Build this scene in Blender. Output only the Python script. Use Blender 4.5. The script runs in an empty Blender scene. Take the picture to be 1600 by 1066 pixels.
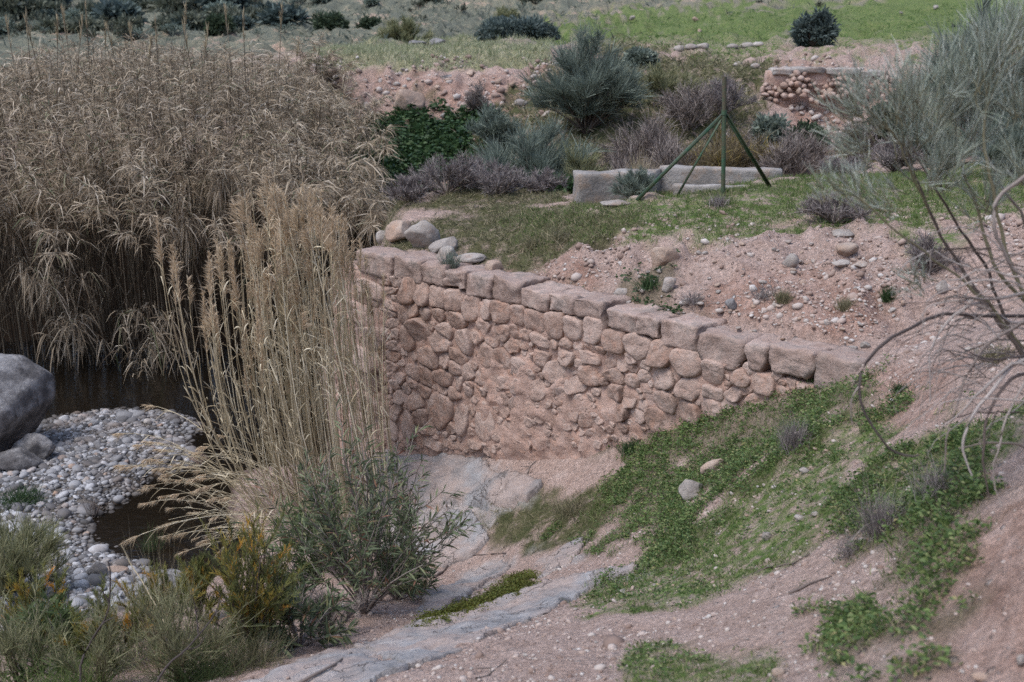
import bpy, math, random
import numpy as np
from mathutils import Vector, Matrix

RNG = np.random.default_rng(7)
random.seed(7)
C = bpy.context.scene.collection
SC = bpy.context.scene

# ------------------------------------------------------------------ camera
F_PX = 1931.0                     # focal length in pixels of the 1600 px wide frame
PITCH = math.radians(14.9)
cam_d = bpy.data.cameras.new('camera')
cam_d.sensor_width = 36.0
cam_d.lens = F_PX / 1600.0 * 36.0
cam_d.clip_start = 0.1
cam_d.clip_end = 1500.0
cam_d.dof.use_dof = True
cam_d.dof.focus_distance = 15.5
cam_d.dof.aperture_fstop = 1.9
cam = bpy.data.objects.new('camera', cam_d)
cam.location = (0, 0, 0)
cam.rotation_euler = (math.radians(90) - PITCH, 0, 0)
C.objects.link(cam)
SC.camera = cam

# ------------------------------------------------------------------ sky, sun, exposure
SUN_EL, SUN_AZ = math.radians(62), math.radians(-125)   # azimuth measured from +Y (view) towards +X
w = bpy.data.worlds.new('World')
SC.world = w
w.use_nodes = True
nt = w.node_tree
nt.nodes.clear()
sky = nt.nodes.new('ShaderNodeTexSky')
sky.sky_type = 'NISHITA'
sky.sun_disc = False
sky.sun_elevation = SUN_EL
sky.sun_rotation = SUN_AZ
sky.air_density = 1.0
sky.dust_density = 2.2
sky.ozone_density = 1.0
bg = nt.nodes.new('ShaderNodeBackground')
bg.inputs['Strength'].default_value = 0.15
wo = nt.nodes.new('ShaderNodeOutputWorld')
nt.links.new(sky.outputs[0], bg.inputs[0])
nt.links.new(bg.outputs[0], wo.inputs[0])
sd_ = bpy.data.lights.new('sun', 'SUN')
sd_.energy = 1.1
sd_.angle = math.radians(28)
sd_.color = (1.0, 0.96, 0.93)
sun = bpy.data.objects.new('sun', sd_)
dirv = Vector((math.sin(SUN_AZ) * math.cos(SUN_EL), math.cos(SUN_AZ) * math.cos(SUN_EL), math.sin(SUN_EL)))
sun.rotation_euler = dirv.to_track_quat('Z', 'Y').to_euler()
sun.location = dirv * 50
C.objects.link(sun)
SC.view_settings.view_transform = 'Standard'
SC.view_settings.look = 'None'
SC.view_settings.exposure = 0.74
SC.view_settings.gamma = 1.0
SC.view_settings.use_curve_mapping = False
SC.cycles.use_denoising = False
SC.cycles.denoiser = 'OPENIMAGEDENOISE'
SC.cycles.denoising_input_passes = 'RGB_ALBEDO_NORMAL'
SC.cycles.denoising_prefilter = 'NONE'
SC.cycles.use_adaptive_sampling = False
SC.cycles.max_bounces = 6
SC.cycles.diffuse_bounces = 2
SC.cycles.transparent_max_bounces = 4

# ------------------------------------------------------------------ camera maths
CP, SP = math.cos(PITCH), math.sin(PITCH)

def ratios(px, py):
    """X/Y and Z/Y of the view ray through a photograph pixel."""
    u = (np.asarray(px, float) - 800) / F_PX
    v = (533 - np.asarray(py, float)) / F_PX
    Y = CP + v * SP
    return u / Y, (-SP + v * CP) / Y

def at_d(px, py, d):
    a, b = ratios(px, py)
    return np.array([a * d, d, b * d])

def at_z(px, py, z):
    a, b = ratios(px, py)
    d = z / b
    return np.array([a * d, d, z])

def to_px(x, y, z):
    depth = y * CP - z * SP
    depth = np.where(depth < 0.05, 0.05, depth)
    up = y * SP + z * CP
    return 800 + F_PX * x / depth, 533 - F_PX * up / depth

# ------------------------------------------------------------------ noise
def _hash(ix, iy, iz, seed):
    h = (ix.astype(np.int64) * 374761393 + iy.astype(np.int64) * 668265263 + iz.astype(np.int64) * 2147483647 + seed * 1274126177) & 0xFFFFFFFF
    h = ((h ^ (h >> 13)) * 1274126177) & 0xFFFFFFFF
    h = ((h ^ (h >> 16)) * 2246822519) & 0xFFFFFFFF
    return ((h ^ (h >> 15)) & 0xFFFFFF) / float(0xFFFFFF) * 2 - 1

def vnoise(p, seed=0):
    p = np.asarray(p, float)
    i = np.floor(p).astype(np.int64)
    f = p - i
    f = f * f * f * (f * (f * 6 - 15) + 10)
    r = 0
    for dx in (0, 1):
        for dy in (0, 1):
            for dz in (0, 1):
                wgt = (f[..., 0] if dx else 1 - f[..., 0]) * (f[..., 1] if dy else 1 - f[..., 1]) * (f[..., 2] if dz else 1 - f[..., 2])
                r = r + wgt * _hash(i[..., 0] + dx, i[..., 1] + dy, i[..., 2] + dz, seed)
    return r

def fbm(p, octaves=4, seed=0, gain=0.5):
    p = np.asarray(p, float)
    a, s, t = 1.0, 0.0, 0.0
    for o in range(octaves):
        s = s + a * vnoise(p * (2.03 ** o), seed + o * 17)
        t += a
        a *= gain
    return s / t

def smooth(e0, e1, x):
    t = np.clip((x - e0) / (e1 - e0), 0, 1)
    return t * t * (3 - 2 * t)

# ------------------------------------------------------------------ terrain field
WL = np.array([-2.28, 19.02])        # left end of the wall in plan
WR = np.array([3.72, 12.55])         # right end
WTOP = -3.60
WDIR = (WR - WL) / np.linalg.norm(WR - WL)
WLEN = float(np.linalg.norm(WR - WL))
WNRM = np.array([WDIR[1], -WDIR[0]])  # towards the viewer
if WNRM[1] > 0:
    WNRM = -WNRM

LOW = []
UPP = []
def zz(lst, z, *pts):
    for (px, py) in pts:
        lst.append(at_z(px, py, z))
def dd(lst, *pts):
    for (px, py, d) in pts:
        lst.append(at_d(px, py, d))

zz(LOW, -7.08, (0, 740), (150, 700), (250, 690), (150, 650), (60, 800), (190, 760), (100, 880), (200, 880), (-150, 740), (-150, 880))
zz(LOW, -7.09, (288, 662), (302, 690), (275, 725), (250, 650))
zz(LOW, -7.65, (170, 598), (260, 605), (90, 585), (-150, 590), (345, 640), (330, 600))
zz(LOW, -7.5, (240, 812), (300, 835), (350, 870), (290, 770), (320, 720))
zz(LOW, -7.25, (340, 900), (270, 905))
zz(LOW, -7.0, (450, 800), (420, 850), (400, 740), (520, 740), (380, 800))
LOW += [np.array(p) for p in [(-8, 26.5, -7.2), (-4.5, 26.5, -7.2), (-13, 26.5, -7.2), (-8, 29.5, -6.4), (-4.6, 29.5, -6.2), (-14, 29.5, -6.4),
                              (-8, 34, -5.2), (-14, 34, -5.2), (-20, 34, -5), (-8, 40, -3.4), (-14, 40, -3.2), (-22, 40, -2.6), (-22, 27, -6.8), (-12, 60, -1.6), (-30, 60, -1.2),
                              (-20, 14, -7), (-14, 8, -6.2), (-6, 5, -4.6), (-3, 22, -7.5), (-3.2, 24.5, -7.5)]]
dd(LOW, (620, 708, 18.4), (700, 715, 17.6), (760, 755, 16.3), (720, 735, 17), (680, 830, 16), (640, 800, 16.8), (760, 900, 14), (700, 870, 15.1), (800, 790, 15.3),
   (870, 870, 13.2), (840, 830, 14.2), (700, 970, 10.9), (780, 935, 11.6), (560, 1020, 9.3), (480, 1066, 8.2), (800, 1000, 8.7), (1000, 900, 10.6), (930, 940, 10.0), (860, 925, 11.1),
   (800, 1066, 7.1), (1100, 1000, 7.5), (1100, 1066, 6.5), (1300, 1066, 5.7), (1500, 1066, 5.1), (1640, 1066, 4.7), (1600, 900, 5.6), (1600, 780, 6.5), (1480, 900, 6.35), (1480, 960, 5.9),
   (1300, 900, 7.9), (1300, 980, 6.9), (1150, 900, 9.2), (1300, 760, 9.8), (1450, 760, 8.4), (1100, 760, 12.3), (1000, 760, 13.5), (900, 760, 15), (900, 830, 13.6), (850, 702, 16.35),
   (950, 695, 15.25), (780, 702, 16.9), (1030, 675, 14.7), (1100, 655, 14.14), (1200, 615, 13.47), (1340, 590, 12.55), (1250, 680, 11.4), (1400, 650, 10.8), (1500, 700, 8.7), (1600, 650, 8),
   (300, 1066, 9), (0, 1066, 9.8), (150, 960, 12.5), (300, 950, 12), (450, 1000, 10.3), (500, 940, 12.3), (560, 890, 14), (-200, 1066, 10), (600, 760, 17.6), (1150, 700, 12.9), (1000, 830, 11.9))
BOTH = []
dd(BOTH, (1400, 575, 11.8), (1500, 560, 11), (1600, 560, 10), (1480, 450, 14), (1600, 450, 13), (1750, 560, 9), (1750, 450, 11.5), (1750, 800, 5.5), (1900, 1066, 4), (1380, 545, 12.4))
BOTH += [np.array(p) for p in [(14, 12, -1.6), (30, 12, 0.5), (7, 3, -1.3), (0, 2.2, -1.65), (-7, 2.2, -2.6), (3, 2.5, -1.4)]]
for t in np.linspace(-0.03, 1.02, 12):
    q = WL + (WR - WL) * t - WNRM * 0.55
    UPP.append(np.array([q[0], q[1], WTOP - 0.03]))
dd(UPP, (650, 368, 19.7), (720, 395, 18.6), (750, 365, 19.5), (850, 340, 19.2), (780, 322, 21), (900, 410, 16.7), (900, 370, 17.6), (900, 330, 19), (1000, 362, 17.1), (1000, 415, 15.9),
   (1100, 360, 16.8), (1100, 420, 15.4), (1100, 480, 14.6), (1200, 485, 14.25), (1250, 430, 15.1), (1300, 365, 16.5), (1300, 500, 13.6), (1400, 365, 16), (1500, 370, 15.3), (1380, 440, 14.6),
   (1000, 312, 19.5), (1130, 300, 19.5), (1300, 300, 19), (1400, 285, 20), (1550, 290, 19.5), (930, 322, 20), (1200, 278, 21.4), (1500, 266, 22), (1700, 290, 18),
   (850, 302, 23), (720, 302, 23.5), (640, 312, 23.5), (600, 345, 20.6),
   (640, 290, 28), (640, 220, 31), (720, 200, 32.6), (560, 185, 33.4), (560, 112, 35.6), (700, 108, 35.6), (840, 100, 36.4), (480, 105, 36), (500, 88, 45), (700, 78, 50), (860, 78, 48),
   (900, 160, 32.5), (1000, 82, 38), (1000, 150, 33), (1100, 160, 31.5), (1050, 235, 29), (1200, 112, 34.2), (1380, 112, 33.5), (1250, 175, 32.6), (1380, 180, 32), (1300, 210, 31), (1250, 245, 28.5),
   (1500, 150, 32), (1500, 220, 27), (1600, 220, 25), (1300, 62, 42), (1100, 100, 37), (1000, 60, 44), (1200, 40, 60), (1200, 0, 80), (1000, 0, 85), (1500, 0, 75), (1600, 60, 45), (800, 35, 72),
   (600, 42, 75), (400, 45, 75), (200, 55, 70), (600, 0, 95), (200, 0, 95), (0, 0, 95), (800, 0, 92), (-200, 0, 95), (1800, 0, 75), (-200, 60, 70), (480, 62, 62),
   (800, -150, 130), (0, -150, 140), (1600, -150, 110), (800, -350, 175), (-600, -350, 190), (2200, -350, 170))
UPP += [np.array(p) for p in [(2.55, 20.7, -3.08), (3.4, 20.8, -3.02), (3.4, 21.7, -3.05), (2.4, 21.7, -3.12), (-1, 26, -4.4), (1.5, 26, -4.2), (3.8, 26, -4.0), (5.5, 25.5, -3.5), (-2.2, 25, -4.6), (9, 24.5, -2.7), (30, 20, 0.5), (20, 30, -0.5), (-12, 55, -1.5)]]
LOW += BOTH
UPP += BOTH

class Field:
    def __init__(s, pts):
        P = np.array(pts)
        s.q = s.key(P[:, 0], P[:, 1])
        n = len(P)
        A = np.zeros((n + 3, n + 3))
        A[:n, :n] = s.phi(s.q, s.q) + np.eye(n) * -0.004
        A[:n, n] = 1; A[:n, n + 1:] = s.q
        A[n, :n] = 1; A[n + 1:, :n] = s.q.T
        b = np.zeros(n + 3); b[:n] = P[:, 2]
        s.w = np.linalg.solve(A, b)
    @staticmethod
    def key(x, y):
        y = np.maximum(y, 2.2)
        return np.stack([x / y, np.log(y)], -1)
    @staticmethod
    def phi(a, b):
        d2 = ((a[:, None, :] - b[None, :, :]) ** 2).sum(-1)
        return np.sqrt(d2 + 0.0009)
    def __call__(s, x, y):
        q = s.key(x, y)
        out = np.empty(len(q))
        n = len(s.q)
        for i in range(0, len(q), 40000):
            out[i:i + 40000] = s.phi(q[i:i + 40000], s.q) @ s.w[:n] + s.w[n] + q[i:i + 40000] @ s.w[n + 1:]
        return out

FLOW, FUPP = Field(LOW), Field(UPP)
BND = np.array([(-60, 90), (-20, 62), (-7.5, 37), (-4.6, 30), (-3.2, 24), (-2.5, 20.2), tuple(WL), tuple(WR), (5.2, 11.6), (8, 11), (60, 11)])
BW = [2, 2, 1.6, 1.4, 1.2, 0.8, 0.12, 0.8, 1.2, 2, 2]

def behind(x, y):
    """Signed distance behind the wall line (positive on the upper side) and the blend width there."""
    p = np.stack([x, y], -1)
    best = np.full(len(p), 1e9); sgn = np.ones(len(p)); wd = np.ones(len(p))
    for i in range(len(BND) - 1):
        a, b = BND[i], BND[i + 1]
        ab = b - a
        t = np.clip(((p - a) @ ab) / (ab @ ab), 0, 1)
        d = p - (a + t[:, None] * ab)
        dist = np.hypot(d[:, 0], d[:, 1])
        cr = ab[0] * (p[:, 1] - a[1]) - ab[1] * (p[:, 0] - a[0])
        k = dist < best - 1e-9
        best[k] = dist[k]; sgn[k] = np.sign(cr[k])
        wd[k] = BW[6] if i == 6 else (BW[i] * (1 - t[k]) + BW[i + 1] * t[k])
    return best * sgn, wd

# areas of the photograph (pixel outlines) that carry each kind of ground
A_GRASS = [[(800, 345), (880, 328), (990, 316), (1130, 298), (1260, 268), (1420, 250), (1620, 245), (1620, 325), (1420, 350), (1230, 358), (1100, 350), (1000, 365), (900, 362), (820, 365)],
           [(1340, 670), (1330, 740), (1250, 850), (1100, 930), (930, 952), (950, 890), (1050, 830), (1150, 760), (1250, 690)],
           [(1000, 1020), (1230, 1000), (1210, 1070), (990, 1070)],
           [(860, 45), (1000, 18), (1200, 10), (1480, -20), (1700, -30), (1700, 60), (1340, 78), (1230, 62), (1180, 105), (1000, 75), (870, 62)],
           [(1290, 640), (1420, 690), (1620, 600), (1620, 700), (1480, 740), (1380, 800)]]
A_DARKGRASS = [[(600, 340), (740, 318), (850, 318), (1000, 330), (960, 378), (880, 395), (810, 412), (720, 425), (650, 405), (600, 395)],
               [(760, 790), (900, 760), (960, 740), (930, 850), (840, 870), (760, 840)], [(560, 320), (850, 280), (900, 320), (700, 340)],
               [(720, 200), (860, 120), (960, 60), (1200, 108), (1195, 190), (1260, 250), (1620, 250), (1620, 130), (1420, 120), (1400, 240), (1200, 290), (900, 300), (740, 300)]]
A_WEED = [[(1335, 578), (1345, 615), (1280, 690), (1180, 750), (1100, 800), (1020, 850), (950, 880), (930, 840), (950, 770), (985, 700), (1100, 682), (1210, 622)],
          [(1490, 715), (1400, 770), (1345, 830), (1400, 900), (1425, 955), (1305, 975), (1320, 1035), (1450, 1005), (1515, 870), (1540, 780)],
          [(572, 190), (650, 178), (725, 215), (740, 300), (640, 312), (590, 290)], [(985, 430), (1045, 415), (1040, 455), (985, 465)], [(900, 640), (1035, 700), (980, 740), (960, 700)]]
A_STRAW = [[(460, 108), (500, 82), (860, 72), (860, 97), (700, 110)]]
A_MOSS = [[(630, 990), (700, 955), (800, 905), (838, 892), (836, 912), (765, 950), (690, 985)]]
A_ROCK = [[(580, 706), (735, 700), (780, 730), (845, 755), (830, 795), (775, 810), (760, 860), (690, 885), (600, 880), (570, 800)],
          [(660, 930), (790, 872), (805, 890), (720, 955), (640, 985)], [(838, 872), (915, 843), (908, 872), (828, 910)],
          [(540, 1015), (700, 955), (840, 905), (1000, 878), (1010, 895), (870, 930), (720, 980), (600, 1035), (500, 1075), (380, 1075), (460, 1035)]]
A_GRAVEL = [[(-60, 690), (90, 650), (120, 622), (295, 640), (325, 690), (290, 745), (200, 800), (170, 850), (260, 905), (200, 955), (-60, 970)]]
A_RED = [[(860, 380), (1000, 430), (940, 470), (830, 430), (800, 420)], [(1080, 440), (1300, 420), (1420, 480), (1340, 540), (1180, 510)], [(450, 105), (860, 100), (850, 200), (560, 190)],
         [(1200, 110), (1400, 110), (1400, 230), (1250, 240)], [(1460, 830), (1620, 780), (1620, 1070), (1400, 1070)], [(1340, 560), (1500, 540), (1450, 680), (1330, 640)], [(440, 58), (570, 58), (560, 92), (440, 92)]]

def poly_sd(px, py, poly):
    """Signed pixel distance to a polygon, positive inside."""
    P = np.array(poly, float)
    ins = np.zeros(len(px), bool)
    best = np.full(len(px), 1e9)
    for i in range(len(P)):
        a, b = P[i], P[(i + 1) % len(P)]
        ex, ey = b - a
        t = np.clip(((px - a[0]) * ex + (py - a[1]) * ey) / (ex * ex + ey * ey + 1e-9), 0, 1)
        best = np.minimum(best, np.hypot(px - a[0] - t * ex, py - a[1] - t * ey))
        c = ((a[1] > py) != (b[1] > py)) & (px < ex * (py - a[1]) / (ey + 1e-12) + a[0])
        ins ^= c
    return np.where(ins, best, -best)

def area(px, py, polys, soft, nz):
    m = np.full(len(px), -1e9)
    for P in polys:
        m = np.maximum(m, poly_sd(px, py, P))
    return smooth(-0.5, 0.5, m / soft + nz)

def base_height(x, y):
    m, wd = behind(x, y)
    # inside the wall's own thickness the ground steps from one level to the other
    isw = wd <= 0.13
    k = np.where(isw, smooth(0.22, 0.40, m), smooth(-wd, wd, m))
    zl, zu = FLOW(x, y), FUPP(x, y)
    zu = np.where(isw & (m < 0.55), np.minimum(zu, WTOP - 0.04), zu)
    return zl * (1 - k) + zu * k, k

def masks(x, y, z, k):
    px, py = to_px(x, y, z)
    p3 = np.stack([x, y, z * 0], -1)
    n1 = fbm(p3 * 1.3, 4, 5) * 1.3
    n2 = fbm(p3 * 2.6, 3, 9) * 1.3
    up, lo = k > 0.5, k <= 0.5
    g = area(px, py, A_GRASS, 26, n1 * 1.1 + n2 * .9 + np.where(up, .4, .0))
    dg = area(px, py, A_DARKGRASS, 26, n1 + n2 * .7)
    wdm = area(px, py, A_WEED, 58, n2 * 1.1 + n1 * .9 + .12)
    st = area(px, py, A_STRAW, 6, n1 * .5) * (y > 30)
    g = np.where((y > 34) | (y < 22.6), g, 0)
    rock = area(px, py, A_ROCK, 14, n2 * 1.2 - .2) * .7 * lo * (y < 20)
    grav = area(px, py, A_GRAVEL, 14, n2) * lo * (z < -6.3)
    moss = area(px, py, A_MOSS, 9, n2) * lo * (y < 14)
    red = area(px, py, A_RED, 40, n1)
    far = smooth(36, 46, y)
    return dict(grass=g, dark=dg, weed=wdm, straw=st, rock=rock, gravel=grav, moss=moss, red=red, far=far, up=up * 1.0)

def height(x, y, full=False):
    x = np.asarray(x, float).ravel(); y = np.asarray(y, float).ravel()
    z, k = base_height(x, y)
    M = masks(x, y, z, k)
    p3 = np.stack([x, y, np.zeros_like(x)], -1)
    m, wd = behind(x, y)
    emb = smooth(0.5, 1.2, m) * (y < 19) * (1 - M['grass'])
    nearwall = smooth(0.0, 0.5, np.abs(m) - 0.45) * 0.9 + 0.1
    bank = smooth(28, 32, y) * smooth(42, 36, y)
    amp = 0.05 + 0.14 * emb + 0.16 * bank + 0.5 * M['far']
    amp = amp * (1 - 0.75 * M['gravel']) * (1 - .5 * M['rock'])
    big = fbm(p3 * 0.55, 4, 2)
    sml = fbm(p3 * 2.4, 4, 3)
    rid = np.abs(fbm(p3 * np.array([1.6, 1.1, 1]), 4, 21))
    z2 = z + nearwall * (amp * (big + 0.55 * sml) - (0.60 * emb + 0.8 * bank) * (rid - .15) * 0.6)
    fine = fbm(p3 * 7.0, 4, 4)
    z2 = z2 + nearwall * (0.030 * fine - .035 * np.abs(fbm(p3 * 3.4, 3, 44)) * (1 - M['rock'])) * (1 - M['gravel'] * .5) * (y < 40)
    # bedded rock breaks into low ledges
    q = z + 0.16 * fbm(p3 * 1.1, 4, 31)
    st = 0.24
    qs = np.floor(q / st) * st + st * smooth(0.72, 1.0, q / st - np.floor(q / st))
    z2 = np.where(M['rock'] > 0.01, z2 * (1 - M['rock']) + M['rock'] * (qs + 0.05 + 0.02 * sml + .01 * fine), z2)
    z2 = z2 + 0.03 * M['weed'] + .02 * M['moss']
    return (z2, k, M) if full else z2

def hit(px, py, dmin=3.0):
    """First ground point met by the view ray through a photograph pixel."""
    a, b = ratios(px, py)
    d = dmin * (220.0 / dmin) ** np.linspace(0, 1, 900)
    h = height(a * d, d)
    diff = b * d - h
    below = np.nonzero(diff < 0)[0]
    if len(below) == 0:
        return at_d(px, py, 90)
    i = below[0]
    if i == 0:
        dh = d[0]
    else:
        t = diff[i - 1] / (diff[i - 1] - diff[i])
        dh = d[i - 1] + t * (d[i] - d[i - 1])
    return np.array([a * dh, dh, float(height([a * dh], [dh])[0])])

def ground_at(x, y):
    return float(height([x], [y])[0])

# ------------------------------------------------------------------ mesh helpers
def mesh_np(name, verts, quads=None, tris=None, attrs=None, smooth_shade=True):
    me = bpy.data.meshes.new(name)
    verts = np.asarray(verts, np.float32).reshape(-1, 3)
    loops, starts, tot = [], [], 0
    if quads is not None and len(quads):
        q = np.asarray(quads, np.int32).reshape(-1, 4)
        loops.append(q.ravel()); starts.append(np.arange(len(q)) * 4 + tot); tot += q.size
    if tris is not None and len(tris):
        t = np.asarray(tris, np.int32).reshape(-1, 3)
        loops.append(t.ravel()); starts.append(np.arange(len(t)) * 3 + tot); tot += t.size
    L = np.concatenate(loops).astype(np.int32); S = np.concatenate(starts).astype(np.int32)
    me.vertices.add(len(verts)); me.vertices.foreach_set('co', verts.ravel())
    me.loops.add(len(L)); me.loops.foreach_set('vertex_index', L)
    me.polygons.add(len(S)); me.polygons.foreach_set('loop_start', S)
    me.update(calc_edges=True)
    me.validate()
    if smooth_shade:
        me.polygons.foreach_set('use_smooth', np.ones(len(me.polygons), bool))
    for k, v in (attrs or {}).items():
        at = me.attributes.new(k, 'FLOAT', 'POINT')
        at.data.foreach_set('value', np.asarray(v, np.float32))
    return me

class Soup:
    """Collects vertices and faces of one mesh object."""
    def __init__(s):
        s.v, s.q, s.t, s.r, s.n = [], [], [], [], 0
    def add(s, v, q=None, t=None, r=None):
        v = np.asarray(v).reshape(-1, 3)
        if q is not None and len(q): s.q.append(np.asarray(q) + s.n)
        if t is not None and len(t): s.t.append(np.asarray(t) + s.n)
        s.v.append(v); s.r.append(np.zeros(len(v)) if r is None else np.asarray(r)); s.n += len(v)
    def mesh(s, name, sm=True):
        return mesh_np(name, np.concatenate(s.v), np.concatenate(s.q) if s.q else None, np.concatenate(s.t) if s.t else None, {'rnd': np.concatenate(s.r)}, sm)
    def obj(s, name, mat, parent=None, sm=True):
        return link(name, s.mesh(name, sm), mat, parent)

def link(name, me, mat=None, parent=None):
    if mat is not None and len(me.materials) == 0:
        me.materials.append(mat)
    o = bpy.data.objects.new(name, me)
    C.objects.link(o)
    if parent is not None:
        o.parent = parent
    return o

def tag(o, label=None, cat=None, group=None, kind=None):
    if label: o['label'] = label
    if cat: o['category'] = cat
    if group: o['group'] = group
    if kind: o['kind'] = kind
    return o

def thing(name, label, cat, loc=(0, 0, 0), rotz=0.0, group=None):
    o = bpy.data.objects.new(name, None)
    o.empty_display_size = 0.2
    C.objects.link(o)
    o.location = loc; o.rotation_euler = (0, 0, rotz)
    return tag(o, label, cat, group)

def unit(v):
    return v / np.maximum(np.linalg.norm(v, axis=-1, keepdims=True), 1e-9)

def rvec(n):
    return unit(RNG.normal(size=(n, 3)))

LEAF, STICK, BLADE = 'leaf', 'stick', 'blade'
def ribbons(P, D, L, W, droop=0.0, segs=2, shape=LEAF, curl=0.0, rnd=None):
    """N curved flat strips: start P, direction D, length L, width W, pulled down by droop."""
    N = len(P)
    L = np.broadcast_to(np.asarray(L, float), (N,)); W = np.broadcast_to(np.asarray(W, float), (N,))
    droop = np.broadcast_to(np.asarray(droop, float), (N,))
    t = np.linspace(0, 1, segs + 1)
    D = unit(D)
    side = unit(np.cross(D, rvec(N)))
    path = P[:, None, :] + D[:, None, :] * (L[:, None] * t)[:, :, None]
    path = path + (droop * L)[:, None, None] * (t ** 2)[None, :, None] * np.array([0, 0, -1.0])
    if curl:
        cv = rvec(N) * curl
        path = path + (L[:, None] * (t ** 2)[None, :])[:, :, None] * cv[:, None, :]
    if shape == LEAF: prof = np.interp(t, [0, .3, .6, 1], [.35, 1, .85, .06])
    elif shape == BLADE: prof = np.interp(t, [0, .5, 1], [1, .8, .08])
    else: prof = np.interp(t, [0, 1], [1, .35])
    off = side[:, None, :] * (W[:, None] * prof[None, :] * 0.5)[:, :, None]
    v = np.stack([path - off, path + off], 2).reshape(-1, 3)
    k = segs + 1
    i = np.arange(N)[:, None] * (k * 2) + np.arange(segs)[None, :] * 2
    q = np.stack([i, i + 1, i + 3, i + 2], -1).reshape(-1, 4)
    r = RNG.random(N) if rnd is None else rnd
    return v, q, None, np.repeat(r, k * 2)

def tubes(paths, radii, sides=5, rnd=None):
    """N tubes through K points each."""
    paths = np.asarray(paths, float); radii = np.asarray(radii, float)
    N, K = paths.shape[:2]
    tan = np.gradient(paths, axis=1)
    tan = unit(tan)
    ref = np.where(np.abs(tan[..., 2:3]) < 0.9, np.array([0, 0, 1.0]), np.array([1.0, 0, 0]))
    a = unit(np.cross(tan, ref)); b = np.cross(tan, a)
    th = np.arange(sides) / sides * 2 * math.pi
    ring = a[:, :, None, :] * np.cos(th)[None, None, :, None] + b[:, :, None, :] * np.sin(th)[None, None, :, None]
    v = (paths[:, :, None, :] + ring * radii[:, :, None, None]).reshape(-1, 3)
    n = np.arange(N)[:, None, None] * K * sides
    kk = np.arange(K - 1)[None, :, None] * sides
    s0 = np.arange(sides)[None, None, :]; s1 = (s0 + 1) % sides
    q = np.stack([n + kk + s0, n + kk + s1, n + kk + sides + s1, n + kk + sides + s0], -1).reshape(-1, 4)
    r = RNG.random(N) if rnd is None else rnd
    return v, q, None, np.repeat(r, K * sides)

_ico = {}
def ico(sub):
    if sub not in _ico:
        import bmesh
        bm = bmesh.new()
        bmesh.ops.create_icosphere(bm, subdivisions=sub, radius=1.0)
        v = np.array([x.co[:] for x in bm.verts]); f = np.array([[x.index for x in fa.verts] for fa in bm.faces])
        bm.free()
        _ico[sub] = (v, f)
    return _ico[sub]

def rock_verts(size, seed, sub=3, cuts=9, rough=0.12, flat=0.0):
    """A faceted weathered stone."""
    v, f = ico(sub)
    rg = np.random.default_rng(seed)
    p = v.copy()
    n = unit(rg.normal(size=(cuts, 3)))
    lim = rg.uniform(0.55, 0.85, cuts)
    for i in range(cuts):
        d = p @ n[i]
        k = d > lim[i]
        p[k] -= np.outer((d[k] - lim[i]) * 0.92, n[i])
    off = rg.uniform(-50, 50, 3)
    p = p * (1 + rough * fbm(p * 1.7 + off, 4, seed % 97))[:, None]
    if sub >= 3:
        p = p * (1 + rough * .35 * fbm(p * 6 + off, 3, seed % 89))[:, None]
    return p * np.asarray(size), f

# ------------------------------------------------------------------ materials
def new_mat(name):
    m = bpy.data.materials.new(name)
    m.use_nodes = True
    m.node_tree.nodes.clear()
    return m, m.node_tree

class NT:
    def __init__(s, t): s.t = t
    def n(s, typ, **kw):
        x = s.t.nodes.new(typ)
        for k, v in kw.items():
            if k.startswith('i_'): x.inputs[k[2:].replace('_', ' ')].default_value = v
            else: setattr(x, k, v)
        return x
    def l(s, a, b): s.t.links.new(a, b)
    def ramp(s, stops, fac=None, mode='LINEAR'):
        r = s.n('ShaderNodeValToRGB')
        r.color_ramp.interpolation = mode
        e = r.color_ramp.elements
        while len(e) > len(stops): e.remove(e[-1])
        while len(e) < len(stops): e.new(0.5)
        for x, (p, c) in zip(e, stops):
            x.position = p
            x.color = (*c, 1) if len(c) == 3 else c
        if fac is not None: s.l(fac, r.inputs[0])
        return r.outputs[0]
    def mix(s, fac, a, b, mode='MIX'):
        m = s.n('ShaderNodeMix', data_type='RGBA', blend_type=mode)
        for sock, val in ((m.inputs[0], fac), (m.inputs[6], a), (m.inputs[7], b)):
            if hasattr(val, 'is_linked'): s.l(val, sock)
            elif isinstance(val, (int, float)): sock.default_value = val
            else: sock.default_value = (*val, 1)
        return m.outputs[2]
    def math(s, op, a, b=0.0, clamp=False):
        m = s.n('ShaderNodeMath', operation=op, use_clamp=clamp)
        for sock, val in ((m.inputs[0], a), (m.inputs[1], b)):
            if hasattr(val, 'is_linked'): s.l(val, sock)
            else: sock.default_value = val
        return m.outputs[0]
    def noise(s, co, scale, detail=4, rough=.6):
        x = s.n('ShaderNodeTexNoise')
        x.inputs['Scale'].default_value = scale; x.inputs['Detail'].default_value = detail; x.inputs['Roughness'].default_value = rough
        s.l(co, x.inputs['Vector'])
        return x.outputs[0]
    def vor(s, co, scale, feat='F1', out=0, rnd=1.0):
        x = s.n('ShaderNodeTexVoronoi', feature=feat)
        x.inputs['Scale'].default_value = scale; x.inputs['Randomness'].default_value = rnd
        s.l(co, x.inputs['Vector'])
        return x.outputs[out]
    def attr(s, name):
        return s.n('ShaderNodeAttribute', attribute_name=name).outputs['Fac']

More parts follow.
